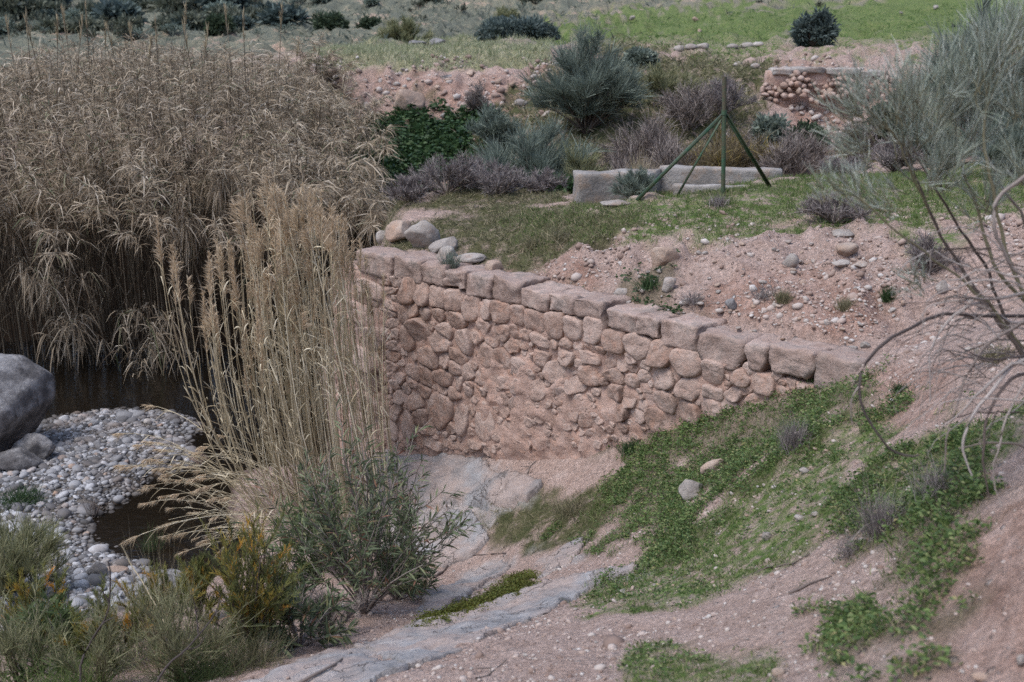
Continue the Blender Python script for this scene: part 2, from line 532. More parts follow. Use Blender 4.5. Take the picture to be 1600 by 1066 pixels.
def leaf_mat(name, stops, trans=0.25, rough=0.65, vary=0.25):
    m, t = new_mat(name)
    N = NT(t)
    r = N.attr('rnd')
    col = N.ramp(stops, r)
    co = N.n('ShaderNodeTexCoord').outputs['Object']
    nz = N.noise(co, 2.2, 3)
    v = N.math('MULTIPLY_ADD', nz, vary * 2); t.nodes[-1].inputs[2].default_value = 1 - vary
    hs = N.n('ShaderNodeHueSaturation'); N.l(col, hs.inputs['Color']); N.l(v, hs.inputs['Value'])
    b = N.n('ShaderNodeBsdfPrincipled'); b.inputs['Roughness'].default_value = rough
    b.inputs['Specular IOR Level'].default_value = 0.25
    N.l(hs.outputs[0], b.inputs['Base Color'])
    tr = N.n('ShaderNodeBsdfTranslucent'); N.l(hs.outputs[0], tr.inputs[0])
    mx = N.n('ShaderNodeMixShader'); mx.inputs[0].default_value = trans
    N.l(b.outputs[0], mx.inputs[1]); N.l(tr.outputs[0], mx.inputs[2])
    o = N.n('ShaderNodeOutputMaterial'); N.l(mx.outputs[0], o.inputs[0])
    return m

def stone_mat(name, stops, patch=None, scale=3.0, bump=0.5, perobj=0.16, pits=0.0, tint=None):
    """Weathered stone: mottled base, lichen or stain patches, pits and grain."""
    m, t = new_mat(name)
    N = NT(t)
    tc = N.n('ShaderNodeTexCoord').outputs['Object']
    geo = N.n('ShaderNodeNewGeometry').outputs['Position']
    oi = N.n('ShaderNodeObjectInfo')
    col = N.ramp(stops, N.noise(geo, scale, 6, .65))
    if patch:
        k = N.ramp([(0.50, (0, 0, 0)), (0.66, (1, 1, 1))], N.noise(geo, scale * 0.9 + .37, 5, .7))
        col = N.mix(k, col, patch)
    fine = N.noise(geo, 55, 4, .7)
    col = N.mix(0.35, col, N.ramp([(.3, (.25, .25, .25)), (.7, (.75, .75, .75))], fine), 'OVERLAY')
    if tint:
        k2 = N.ramp([(0.15, (0, 0, 0)), (0.9, (1, 1, 1))], oi.outputs['Random'])
        col = N.mix(k2, col, N.mix(0.55, col, tint))
    val = N.math('MULTIPLY_ADD', oi.outputs['Random'], perobj * 2); t.nodes[-1].inputs[2].default_value = 1 - perobj
    hs = N.n('ShaderNodeHueSaturation'); N.l(col, hs.inputs['Color']); N.l(val, hs.inputs['Value'])
    col = hs.outputs[0]
    h = N.math('ADD', N.noise(geo, 14, 6, .65), N.math('MULTIPLY', fine, .25))
    if pits:
        pv = N.ramp([(0.0, (0, 0, 0)), (0.16, (1, 1, 1))], N.vor(geo, 26))
        pk = N.math('MULTIPLY', N.math('SUBTRACT', 1.0, pv), N.ramp([(.48, (0, 0, 0)), (.62, (1, 1, 1))], N.noise(geo, 5, 3)))
        h = N.math('SUBTRACT', h, N.math('MULTIPLY', pk, pits))
    bp = N.n('ShaderNodeBump'); bp.inputs['Strength'].default_value = bump; bp.inputs['Distance'].default_value = 0.03
    N.l(h, bp.inputs['Height'])
    b = N.n('ShaderNodeBsdfPrincipled'); b.inputs['Roughness'].default_value = 0.9
    b.inputs['Specular IOR Level'].default_value = 0.2
    N.l(col, b.inputs['Base Color']); N.l(bp.outputs[0], b.inputs['Normal'])
    o = N.n('ShaderNodeOutputMaterial'); N.l(b.outputs[0], o.inputs[0])
    return m

def ground_mat():
    m, t = new_mat('ground')
    N = NT(t)
    co = N.n('ShaderNodeNewGeometry').outputs['Position']
    n_big, n_mid, n_fin = N.noise(co, .7, 5), N.noise(co, 4, 6, .65), N.noise(co, 40, 5, .7)
    dirt = N.ramp([(.22, (0.209, 0.140, 0.108)), (.40, (0.342, 0.249, 0.207)), (.56, (0.428, 0.328, 0.284)), (.75, (0.530, 0.448, 0.407))], N.math('MULTIPLY_ADD', n_mid, .6)); t.nodes[-2].inputs[2].default_value = .2
    red = N.ramp([(.26, (0.196, 0.110, 0.083)), (.44, (0.309, 0.196, 0.153)), (.58, (0.397, 0.272, 0.222)), (.78, (0.494, 0.382, 0.334))], n_mid)
    col = N.mix(N.math('MULTIPLY', N.attr('red'), N.ramp([(.35, (.3, .3, .3)), (.6, (1, 1, 1))], n_big)), dirt, red)
    col = N.mix(.75, col, N.ramp([(.32, (.2, .2, .2)), (.5, (.5, .5, .5)), (.68, (.8, .8, .8))], N.noise(co, 22, 6, .8)), 'OVERLAY')
    # stones in the soil at three sizes
    def stones(scale, keep, c):
        x = N.n('ShaderNodeTexVoronoi', feature='F1'); x.inputs['Scale'].default_value = scale; N.l(co, x.inputs['Vector'])
        sep = N.n('ShaderNodeSeparateColor'); N.l(x.outputs['Color'], sep.inputs[0])
        on = N.math('GREATER_THAN', sep.outputs[0], keep)
        rr = N.math('MULTIPLY_ADD', sep.outputs[1], .25); t.nodes[-1].inputs[2].default_value = .12
        sh = N.math('MULTIPLY', N.math('SMOOTH_MIN', 1, 1), 1) if False else N.math('MULTIPLY', N.math('SUBTRACT', rr, x.outputs['Distance']), 9, True)
        return N.math('MULTIPLY', on, sh), sep.outputs[2]
    s1, r1 = stones(11, .72, 0)
    s2, r2 = stones(30, .60, 0)
    s3, r3 = stones(75, .55, 0)
    clump = N.ramp([(.38, (0.15, .15, .15)), (.62, (1, 1, 1))], N.noise(co, 1.4, 4))
    soil = N.math('SUBTRACT', 1, N.math('MAXIMUM', N.attr('gravel'), N.attr('rock'), True))
    s1 = N.math('MULTIPLY', N.math('MULTIPLY', s1, clump), soil); s2 = N.math('MULTIPLY', N.math('MULTIPLY', s2, clump), soil); s3 = N.math('MULTIPLY', s3, soil)
    pale = lambda r: N.ramp([(0, (.24, .17, .14)), (.3, (.37, .285, .24)), (.6, (.46, .40, .365)), (.85, (.48, .445, .42)), (1, (.56, .54, .52))], r)
    col = N.mix(N.math('MULTIPLY', s3, .6), col, pale(r3))
    col = N.mix(s2, col, pale(r2)); col = N.mix(s1, col, pale(r1))
    # turf
    gcol = N.ramp([(.3, (.07, .115, .032)), (.5, (.11, .17, .046)), (.72, (.18, .20, .08))], N.noise(co, 3.1, 6, .7))
    gk = N.math('MULTIPLY', N.attr('grass'), N.math('MAXIMUM', N.math('MULTIPLY', N.attr('far'), .9), N.ramp([(.38, (0, 0, 0)), (.56, (1, 1, 1))], N.noise(co, 6, 6, .8))))
    col = N.mix(gk, col, gcol)
    dk = N.ramp([(.3, (.06, .075, .03)), (.6, (.12, .115, .06)), (.8, (.2, .165, .115))], N.noise(co, 4.2, 6, .7))
    col = N.mix(N.math('MULTIPLY', N.attr('dark'), N.ramp([(.36, (.15, .15, .15)), (.5, (1, 1, 1))], N.noise(co, 3.3, 5, .7))), col, dk)
    col = N.mix(N.math('MULTIPLY', N.attr('weed'), .6), col, (.085, .085, .04))
    straw = N.ramp([(.3, (.17, .19, .09)), (.5, (.30, .29, .18)), (.75, (.40, .38, .27))], N.noise(co, 1.6, 6, .7))
    col = N.mix(N.math('MULTIPLY', N.attr('straw'), .95), col, straw)
    # scrub-covered far hill
    hill = N.ramp([(.32, (0.061, 0.079, 0.062)), (.47, (0.114, 0.135, 0.102)), (.56, (0.193, 0.198, 0.139)), (.63, (0.420, 0.314, 0.240)), (.77, (0.578, 0.388, 0.295))], N.noise(co, .42, 9, .76))
    hk = N.math('MULTIPLY', N.attr('far'), N.math('SUBTRACT', 1, N.math('MAXIMUM', N.attr('grass'), N.attr('straw'), True)))
    col = N.mix(N.math('MULTIPLY', hk, .9), col, hill)
    rock = N.ramp([(.28, (.37, .31, .28)), (.42, (.45, .415, .395)), (.6, (.50, .49, .485)), (.8, (.58, .57, .565))], N.noise(co, 1.6, 5, .55))
    rock = N.mix(N.ramp([(.52, (0, 0, 0)), (.62, (.6, .6, .6))], N.noise(co, .9, 4)), rock, (.34, .335, .335))
    col = N.mix(N.attr('rock'), col, rock)
    moss = N.ramp([(.3, (.05, .05, .012)), (.55, (.105, .105, .02)), (.8, (.16, .15, .04))], N.noise(co, 9, 5))
    col = N.mix(N.attr('moss'), col, moss)
    grav = N.ramp([(.3, (.07, .06, .05)), (.7, (.22, .2, .18))], n_mid)
    col = N.mix(N.attr('gravel'), col, grav)
    col = N.mix(N.attr('wet_and_shade'), col, (.035, .024, .016))  # damp bed colour, also the shade painted on the soil below the canes
    h = N.math('ADD', N.math('MULTIPLY', n_mid, 1.2), N.math('MULTIPLY', n_fin, .55))
    h = N.math('ADD', h, N.math('ADD', N.math('MULTIPLY', s1, 1.2), N.math('ADD', N.math('MULTIPLY', s2, .55), N.math('MULTIPLY', s3, .25))))
    bp = N.n('ShaderNodeBump'); bp.inputs['Strength'].default_value = 1.0; bp.inputs['Distance'].default_value = .06
    N.l(h, bp.inputs['Height'])
    b = N.n('ShaderNodeBsdfPrincipled'); b.inputs['Roughness'].default_value = .95; b.inputs['Specular IOR Level'].default_value = .1
    N.l(col, b.inputs['Base Color']); N.l(bp.outputs[0], b.inputs['Normal'])
    o = N.n('ShaderNodeOutputMaterial'); N.l(b.outputs[0], o.inputs[0])
    return m

def plain_mat(name, col, rough=.6, metal=0, var=None, scale=8, bump=.0):
    m, t = new_mat(name)
    N = NT(t)
    b = N.n('ShaderNodeBsdfPrincipled'); b.inputs['Roughness'].default_value = rough; b.inputs['Metallic'].default_value = metal
    co = N.n('ShaderNodeNewGeometry').outputs['Position']
    if var:
        N.l(N.ramp([(.35, col), (.65, var)], N.noise(co, scale, 5, .7)), b.inputs['Base Color'])
    else: b.inputs['Base Color'].default_value = (*col, 1)
    if bump:
        bp = N.n('ShaderNodeBump'); bp.inputs['Strength'].default_value = bump; bp.inputs['Distance'].default_value = .02
        N.l(N.noise(co, scale * 4, 5, .7), bp.inputs['Height']); N.l(bp.outputs[0], b.inputs['Normal'])
    o = N.n('ShaderNodeOutputMaterial'); N.l(b.outputs[0], o.inputs[0])
    return m

def water_mat():
    m, t = new_mat('water')
    N = NT(t)
    co = N.n('ShaderNodeNewGeometry').outputs['Position']
    b = N.n('ShaderNodeBsdfPrincipled'); b.inputs['Roughness'].default_value = .06; b.inputs['IOR'].default_value = 1.33
    b.inputs['Base Color'].default_value = (.007, .005, .003, 1)
    bp = N.n('ShaderNodeBump'); bp.inputs['Strength'].default_value = .25; bp.inputs['Distance'].default_value = .03
    N.l(N.noise(co, 5.5, 4, .6), bp.inputs['Height']); N.l(bp.outputs[0], b.inputs['Normal'])
    o = N.n('ShaderNodeOutputMaterial'); N.l(b.outputs[0], o.inputs[0])
    return m

M_GROUND = ground_mat()
M_WATER = water_mat()
M_WALLSTONE = stone_mat('wall_stone', [(.30, (0.258, 0.174, 0.140)), (.48, (0.407, 0.291, 0.236)), (.62, (0.489, 0.373, 0.317)), (.78, (0.577, 0.471, 0.416))], (0.474, 0.300, 0.227), 5.5, 1.0, .19, 1.0, (0.350, 0.287, 0.255))
M_MORTAR = stone_mat('mortar', [(.3, (0.309, 0.209, 0.166)), (.5, (0.433, 0.305, 0.251)), (.75, (0.536, 0.408, 0.350))], (0.464, 0.300, 0.232), 4.0, 1.0, 0, .5)
M_COPING = stone_mat('coping_stone', [(.28, (0.243, 0.175, 0.144)), (.48, (0.353, 0.268, 0.230)), (.64, (0.445, 0.351, 0.306)), (.8, (0.525, 0.448, 0.412))], (0.252, 0.210, 0.186), 3.6, 1.0, .10, .5)
M_ROCK = stone_mat('pale_limestone', [(.28, (0.240, 0.213, 0.193)), (.5, (0.344, 0.316, 0.289)), (.75, (0.448, 0.427, 0.400))], (0.320, 0.253, 0.212), 3.0, .8, .15)
M_PINKROCK = stone_mat('pink_limestone', [(.28, (0.267, 0.189, 0.148)), (.5, (0.361, 0.281, 0.228)), (.75, (0.456, 0.386, 0.328))], (0.353, 0.244, 0.180), 2.4, .8, .1)
M_BOULDER = stone_mat('dark_boulder', [(.32, (0.060, 0.057, 0.058)), (.46, (0.153, 0.149, 0.149)), (.58, (0.289, 0.285, 0.285)), (.75, (0.425, 0.421, 0.416))], (0.085, 0.081, 0.081), 2.4, 1.0, .05, .8)
M_PEBBLE = None
M_CONCRETE = stone_mat('concrete', [(.28, (.17, .16, .15)), (.5, (.27, .255, .24)), (.75, (.40, .385, .365))], (.30, .235, .185), 2.6, .9, .08)
M_GREEN = plain_mat('green_paint', (.028, .095, .05), .55, 0, (.085, .085, .05), 9, .3)
M_RUST = plain_mat('rusty_steel', (.10, .075, .05), .8, 0, (.06, .085, .05), 20, .3)

# ------------------------------------------------------------------ ground sheets
def axis(segs):
    out = []
    for a, b, n in segs:
        out.append(np.linspace(a, b, n, endpoint=False))
    out.append([segs[-1][1]])
    return np.concatenate(out)

gx = axis([(-420, -120, 10), (-120, -45, 16), (-45, -16, 40), (-16, -7, 52), (-7, 6.6, 184), (6.6, 14, 44), (14, 40, 40), (40, 120, 18), (120, 420, 10)])
gy = axis([(-40, 2, 12), (2, 4, 10), (4, 21, 240), (21, 28, 60), (28, 40, 84), (40, 60, 44), (60, 120, 50), (120, 200, 24), (200, 420, 10)])
GX, GY = np.meshgrid(gx, gy)
Zf, Kf, MK = height(GX, GY, True)
xf, yf = GX.ravel(), GY.ravel()
far_rise = np.maximum(yf - 150, 0) * 0.18
Zf = Zf + far_rise + np.maximum(1.5 - yf, 0) * 0.55      # unseen rise added behind the viewer to block low sky light
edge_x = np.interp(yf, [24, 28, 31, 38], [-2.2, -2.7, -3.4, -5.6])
MK['wet_and_shade'] = np.maximum(smooth(-7.12, -7.24, Zf) * (yf < 30) * (xf < 2), smooth(24.0, 25.0, yf) * smooth(38, 36, yf) * smooth(.3, -.3, xf - edge_x))   # damp stream bed, and soil under the canes darkened to paint the hollow's shade
ny, nx = GX.shape
idx = np.arange(ny * nx).reshape(ny, nx)
quads = np.stack([idx[:-1, :-1], idx[:-1, 1:], idx[1:, 1:], idx[1:, :-1]], -1).reshape(-1, 4)
fc = lambda a: a[quads].mean(1)
fx, fy, fz, fk = fc(xf), fc(yf), fc(Zf), fc(Kf)
reg = np.zeros(len(quads), int)                       # 0 ground (near slope)
reg[(fk < .5) & (fz < -6.65) & (fx < -1.2)] = 1       # riverbed
reg[(fk >= .5) & (fy < 22.5)] = 2                     # embankment and plateau
reg[(fy >= 22.5) & ((fk >= .5) | (fy > 34))] = 3      # valley bank and terrace
reg[fy >= 52] = 4                                     # hillside
reg[(fc(MK['rock']) > .5) & (reg != 3) & (reg != 4)] = 5
verts_all = np.stack([xf, yf, Zf], -1)
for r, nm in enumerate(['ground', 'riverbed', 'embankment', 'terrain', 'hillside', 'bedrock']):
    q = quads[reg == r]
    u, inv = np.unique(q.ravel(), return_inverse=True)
    me = mesh_np(nm, verts_all[u], inv.reshape(-1, 4), None, {k: MK[k][u] for k in ('grass', 'dark', 'weed', 'straw', 'rock', 'gravel', 'moss', 'red', 'far', 'wet_and_shade')})
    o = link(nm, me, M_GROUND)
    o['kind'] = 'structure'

# water: one level sheet over the low bed
wx, wy = np.meshgrid(np.linspace(-24, 1.5, 30), np.linspace(12.5, 31, 24))
wi = np.arange(wx.size).reshape(wx.shape)
o = link('water', mesh_np('water', np.stack([wx.ravel(), wy.ravel(), np.full(wx.size, -7.22)], -1),
         np.stack([wi[:-1, :-1], wi[:-1, 1:], wi[1:, 1:], wi[1:, :-1]], -1).reshape(-1, 4)), M_WATER)
o['kind'] = 'structure'

# hard sheets of bedrock stepping down from the foot of the wall, each with its broken edge
def bedrock_mat():
    m, t = new_mat('bedrock')
    N = NT(t)
    co = N.n('ShaderNodeNewGeometry').outputs['Position']
    col = N.ramp([(.30, (.16, .158, .16)), (.45, (.255, .25, .252)), (.60, (.345, .342, .345)), (.78, (.44, .438, .44))], N.noise(co, 2.6, 8, .68))
    silt = N.ramp([(.40, (0, 0, 0)), (.56, (.9, .9, .9))], N.noise(co, 1.25, 5, .6))
    col = N.mix(silt, col, N.ramp([(.3, (.30, .235, .205)), (.7, (.42, .35, .315))], N.noise(co, 9, 5, .7)))
    st_ = N.ramp([(.55, (0, 0, 0)), (.68, (.7, .7, .7))], N.noise(co, 1.9, 6, .65))
    col = N.mix(st_, col, (.20, .195, .195))
    wv = N.noise(co, 3.0, 4)
    cr = N.n('ShaderNodeTexVoronoi', feature='DISTANCE_TO_EDGE'); cr.inputs['Scale'].default_value = 2.1
    ad = N.n('ShaderNodeVectorMath', operation='MULTIPLY_ADD'); ad.inputs[1].default_value = (1, 1, 1)
    cx = N.n('ShaderNodeCombineXYZ'); N.l(wv, cx.inputs[0]); N.l(wv, cx.inputs[1])
    N.l(co, ad.inputs[0]); N.l(cx.outputs[0], ad.inputs[2]); N.l(ad.outputs[0], cr.inputs['Vector'])
    ck = N.ramp([(.0, (1, 1, 1)), (.022, (0, 0, 0))], cr.outputs['Distance'])
    ckm = N.math('MULTIPLY', ck, N.ramp([(.45, (0, 0, 0)), (.6, (1, 1, 1))], N.noise(co, .9, 2)))
    col = N.mix(N.math('MULTIPLY', ckm, .75), col, (.14, .11, .095))
    h = N.math('SUBTRACT', N.math('ADD', N.noise(co, 7, 7, .7), N.math('MULTIPLY', N.noise(co, 40, 4, .7), .2)), N.math('MULTIPLY', ckm, .6))
    bp = N.n('ShaderNodeBump'); bp.inputs['Strength'].default_value = .9; bp.inputs['Distance'].default_value = .05
    N.l(h, bp.inputs['Height'])
    b = N.n('ShaderNodeBsdfPrincipled'); b.inputs['Roughness'].default_value = .8; b.inputs['Specular IOR Level'].default_value = .3
    N.l(col, b.inputs['Base Color']); N.l(bp.outputs[0], b.inputs['Normal'])
    o = N.n('ShaderNodeOutputMaterial'); N.l(b.outputs[0], o.inputs[0])
    return m
M_BEDROCK = bedrock_mat()
SHEETS = [([(600, 712), (690, 704), (745, 722), (800, 742), (850, 758), (825, 792), (760, 802), (700, 786), (640, 790), (596, 770)], .07),
          ([(640, 795), (700, 790), (748, 806), (772, 840), (740, 872), (690, 890), (625, 878), (600, 830)], .06),
          ([(655, 930), (720, 900), (792, 872), (806, 884), (770, 910), (715, 940), (665, 962)], .05),
          ([(836, 905), (852, 876), (914, 843), (912, 862), (870, 892)], .03),
          ([(560, 1012), (640, 975), (700, 962), (770, 936), (850, 905), (930, 886), (1000, 880), (995, 900), (910, 930), (840, 965), (770, 1000), (700, 1026), (630, 1052)], .0),
          ([(395, 1078), (470, 1036), (560, 1012), (640, 1040), (590, 1072), (500, 1085)], .0)]
for si, (poly, lift) in enumerate(SHEETS):
    W3 = np.array([hit(x, y) for (x, y) in poly])
    x0, y0 = W3[:, 0].min() - .25, W3[:, 1].min() - .25; x1, y1 = W3[:, 0].max() + .25, W3[:, 1].max() + .25
    nx_, ny_ = int((x1 - x0) / .032) + 2, int((y1 - y0) / .032) + 2
    X_, Y_ = np.meshgrid(np.linspace(x0, x1, nx_), np.linspace(y0, y1, ny_))
    zb_, _k = base_height(X_.ravel(), Y_.ravel())
    zg = height(X_.ravel(), Y_.ravel())
    wp = [tuple(q[:2] * 100) for q in W3]
    sdw = poly_sd(X_.ravel() * 100, Y_.ravel() * 100, wp)            # centimetres inside the outline
    p3 = np.stack([X_.ravel(), Y_.ravel(), np.full(X_.size, si * 3.0)], -1)
    edge = sdw + (9 if lift > .02 else 26) * fbm(p3 * 1.8, 5, 50)
    ins = smooth(0, 5, edge)
    top = .45 * zb_ + .55 * zg + lift + .015 + (.07 if lift > .05 else .03) * fbm(p3 * 1.2, 4, 51) + .022 * fbm(p3 * 5, 4, 52)
    ls = np.floor((edge + 14 * fbm(p3 * 1.4, 3, 53)) / 22); top = top + np.clip(ls, 0, 3) * (.014 if lift > .05 else .006)        # thin beds stepping up inwards
    crk = smooth(.05, .0, np.abs(fbm(p3 * 1.1 + 7, 3, 54))) ; top = top - .035 * crk
    top = top + (0 if lift > .02 else .05 * fbm(p3 * 2.2, 4, 57) + .01)
    z_ = top * ins + (np.minimum(zg, zb_) - .25) * (1 - ins)
    q_ = np.arange(X_.size).reshape(X_.shape)
    q_ = np.stack([q_[:-1, :-1], q_[:-1, 1:], q_[1:, 1:], q_[1:, :-1]], -1).reshape(-1, 4)
    q_ = q_[(edge[q_] > -14).all(1)]
    u_, inv_ = np.unique(q_.ravel(), return_inverse=True)
    V_ = np.stack([X_.ravel(), Y_.ravel(), z_], -1)[u_]
    o = link('bedrock_sheet', mesh_np('bedrock_sheet', V_, inv_.reshape(-1, 4)), M_BEDROCK)
    o['kind'] = 'structure'

# ------------------------------------------------------------------ masonry
def wall_st(px, py):
    """Where the view ray through a pixel meets the wall's face: distance along it and height."""
    a, b = ratios(px, py)
    # (a*d, d) = WL + s*WDIR
    A = np.array([[a, -WDIR[0]], [1.0, -WDIR[1]]])
    d, s = np.linalg.solve(A, WL)
    return s, b * d

def wall_pt(s, t, out):
    """World point from wall coordinates; out is metres proud of the face."""
    s, t, out = np.broadcast_arrays(np.asarray(s, float), np.asarray(t, float), np.asarray(out, float))
    return np.stack([WL[0] + WDIR[0] * s + WNRM[0] * out, WL[1] + WDIR[1] * s + WNRM[1] * out, t], -1)

def clip_poly(poly, n, c):
    """Keep the side n.p <= c."""
    out = []
    for i in range(len(poly)):
        a, b = poly[i], poly[(i + 1) % len(poly)]
        da, db = n @ a - c, n @ b - c
        if da <= 0: out.append(a)
        if (da < 0) != (db < 0) and abs(da - db) > 1e-12:
            out.append(a + (b - a) * (da / (da - db)))
    return out

def stone_mesh(poly, c, depth, seed, name='stone', n=22, rough=.016):
    """A rubble stone: outline poly (in s, t), centre c, bulging depth metres out of the joint."""
    P = np.array(poly)
    for _ in range(1):      # round the corners
        P = np.stack([P * .75 + np.roll(P, -1, 0) * .25, P * .25 + np.roll(P, -1, 0) * .75], 1).reshape(-1, 2)
    seg = np.linalg.norm(np.roll(P, -1, 0) - P, axis=1)
    cum = np.concatenate([[0], np.cumsum(seg)])
    tt = np.linspace(0, cum[-1], n, endpoint=False)
    Pc = np.vstack([P, P[:1]])
    O = np.stack([np.interp(tt, cum, Pc[:, 0]), np.interp(tt, cum, Pc[:, 1])], -1)
    rings, outs = [], []
    for sc, o in ((1.02, -.07), (1.01, depth * .30), (.975, depth * .78), (.88, depth * .97), (.62, depth * 1.0), (.3, depth * 1.0)):
        rings.append(c + (O - c) * sc); outs.append(np.full(n, o))
    rg = np.random.default_rng(seed)
    st = np.concatenate(rings + [c[None]]); ou = np.concatenate(outs + [[depth * 1.03]])
    tilt = rg.normal(0, .16, 2)
    ou = ou + ((st - c) @ tilt) * (ou > 0)
    p3 = np.stack([st[:, 0], st[:, 1], ou], -1) + seed * 1.37
    ou = ou + rough * 1.9 * fbm(p3 * 7, 4, 3) - rough * 1.3 * np.abs(fbm(p3 * 11, 3, 13)) + rough * .9 * fbm(p3 * 30, 2, 8)
    st = st + rough * .85 * np.stack([vnoise(p3 * 13, 4), vnoise(p3 * 13, 6)], -1)
    k = len(rings)
    q = []
    for r in range(k - 1):
        for i in range(n):
            j = (i + 1) % n
            q.append((r * n + i, r * n + j, (r + 1) * n + j, (r + 1) * n + i))
    t = [((k - 1) * n + i, (k - 1) * n + (i + 1) % n, k * n) for i in range(n)]
    return st, ou, np.array(q), np.array(t)

# every stone that stands out in the photograph: centre and size in pixels, how far it bulges (0 buried in mortar .. 1 proud)
STONES = [(640,455,26,37,1),(665,460,24,35,1),(686,464,27,31,1),(714,470,29,29,1),(739,481,25,33,1),(762,483,23,26,1),(785,490,30,32,1),(813,494,30,30,.9),
 (606,437,22,15,.7),(622,440,18,16,.7),(614,454,30,9,.6),(619,467,22,11,.6),(612,477,24,13,.7),(612,489,18,12,.6),(616,505,20,14,.5),(620,520,20,14,.5),(618,540,20,14,.5),(616,556,22,14,.5),(614,572,20,14,.5),
 (648,485,23,21,1),(666,490,21,23,1),(634,491,17,25,.8),(688,491,21,19,.9),(716,500,37,25,1),(658,514,38,38,1),(698,516,29,21,1),(676,508,16,13,.7),(693,534,33,31,1),(638,530,34,32,.9),
 (748,527,19,19,1),(724,540,33,46,1),(757,510,36,20,.7),(788,518,27,27,.8),(808,518,13,22,.7),(821,521,22,15,.9),(772,530,18,22,.5),(800,540,24,18,.5),
 (579,452,40,22,.8),(578,470,40,14,.7),(578,493,46,32,.9),(583,529,46,34,.9),(572,563,46,30,.8),(575,596,46,30,.8),(575,630,46,32,.8),(576,664,46,30,.8),
 (672,557,29,29,1),(697,561,21,21,.8),(721,553,30,38,.9),(762,556,31,38,.7),(790,563,27,40,.6),(716,576,25,21,.9),(734,581,23,25,.9),(756,587,19,29,.8),(774,591,19,29,.7),(792,596,21,19,.6),
 (649,581,21,21,.8),(669,587,21,27,.9),(695,592,29,23,1),(718,597,17,19,.8),(628,591,19,15,.8),(646,597,21,14,.8),(621,602,17,13,.7),(638,607,19,17,.8),(667,612,21,17,.9),(695,609,17,10,.7),
 (713,615,23,17,1),(734,610,19,17,.8),(626,620,23,19,.8),(651,627,27,27,.9),(692,642,44,50,1),(754,612,19,15,.7),(774,619,19,19,.8),(790,624,19,23,.8),(746,624,19,11,.7),(638,665,35,50,.9),
 (659,652,25,27,.9),(659,670,17,9,.7),(721,652,23,52,.8),(762,658,29,62,.9),(777,638,15,10,.7),(792,643,17,17,.9),(784,656,17,11,.6),(797,671,29,27,.8),(820,678,23,18,.7),(674,666,13,23,.6),
 (706,668,15,17,.7),(738,674,9,11,.6),(812,637,23,33,.5),(740,640,12,14,.5),(836,640,20,20,.25),(832,660,20,14,.4),(845,676,16,14,.5),(620,645,18,24,.6),(616,672,16,26,.6),
 (836,500,36,27,.8),(869,509,31,35,1),(898,514,29,31,1),(930,519,33,38,.9),(961,532,35,29,1),(999,543,40,35,1),(1036,553,35,39,1),(848,532,29,15,.9),(867,537,13,13,.8),(887,535,25,13,.9),
 (905,540,17,13,.7),(932,543,38,11,.7),(989,561,25,13,.8),(1012,570,17,15,.7),(974,570,17,17,.5),(958,566,17,17,.45),(992,576,13,11,.6),(1010,586,19,17,.6),(990,594,19,21,.7),(1038,590,35,34,.8),
 (1075,568,46,38,1),(1117,584,37,35,1),(1161,588,37,27,1),(1196,599,43,27,.9),(1080,606,41,31,.9),(1115,612,31,19,.9),(1146,614,25,19,.8),(1042,625,37,31,.6),(1077,643,41,25,.7),(1113,639,33,27,.6),
 (1033,657,41,31,.4),(1150,571,13,10,.5),(1138,600,11,14,.6),(987,620,25,31,.9),(1001,650,25,17,.5),(948,638,17,17,.5),(968,643,25,25,.4),(976,668,19,17,.4),(876,658,15,15,.7),(869,642,11,11,.7),
 (859,691,33,13,.6),(882,691,15,13,.7),(895,691,11,11,.6),(992,680,17,8,.8),(884,678,15,11,.5),(931,675,20,12,.3),(869,581,36,30,.3),(927,583,36,30,.25),(964,586,28,24,.4),(964,611,24,24,.4),
 (905,600,30,26,.15),(850,560,26,20,.3),(890,560,26,20,.25),(925,560,26,18,.25),(845,610,26,30,.25),(815,575,24,26,.4),(820,608,24,24,.35),(900,640,30,26,.15),(920,655,24,20,.2),(1005,632,18,14,.35),(1060,585,12,20,.5),
 (640,690,30,14,.4),(675,692,30,12,.4),(710,694,28,12,.35),(745,694,26,10,.35),(1180,625,26,18,.5),(1225,612,24,20,.5),(1140,634,24,16,.5),(1170,575,14,16,.4),(1215,585,14,16,.4)]

wall = thing('masonry_wall', 'long pinkish rubble stone retaining wall with a course of coping blocks', 'wall', (WL[0], WL[1], WTOP - 3.1))
WINV = Vector(wall.location)
rec = []
for (px, py, w_, h_, pr) in STONES:
    s0, t0 = wall_st(px, py)
    s1, _ = wall_st(px + 2, py)
    _, t1 = wall_st(px, py - 2)
    rec.append([s0, t0, w_ / 2 * abs(s1 - s0) / 2 * 1.0, h_ / 2 * abs(t1 - t0) / 2 * 1.0, pr])
rec = np.array(rec)
# small packing stones in the joints
lo_t = lambda s: np.interp(s, [0, .3, 3.4, 5.2, 6.4, 7.4, 9], [-6.8, -6.75, -6.0, -5.45, -4.75, -4.2, -3.7])
tries, fill = 0, []
while tries < 4000 and len(rec) + len(fill) < 285:
    tries += 1
    s = random.uniform(.1, WLEN - .7); t = random.uniform(lo_t(s) - .02, WTOP - .40)
    r = random.uniform(.035, .075)
    allr = np.vstack([rec] + ([np.array(fill)] if fill else []))
    d = (np.abs((allr[:, 0] - s) / (allr[:, 2] + r * .8)) ** 2.2 + np.abs((allr[:, 1] - t) / (allr[:, 3] + r * .8)) ** 2.2)
    if d.min() > 1.0:
        mort = 2.6 < s < 5.4 and t < -4.45 - (s - 2.6) * .1
        fill.append([s, t, r * random.uniform(1, 1.5), r * random.uniform(.7, 1), .15 if mort else random.uniform(.35, .75)])
rec = np.vstack([rec, np.array(fill)])
ang = np.linspace(0, 2 * math.pi, 20, endpoint=False)
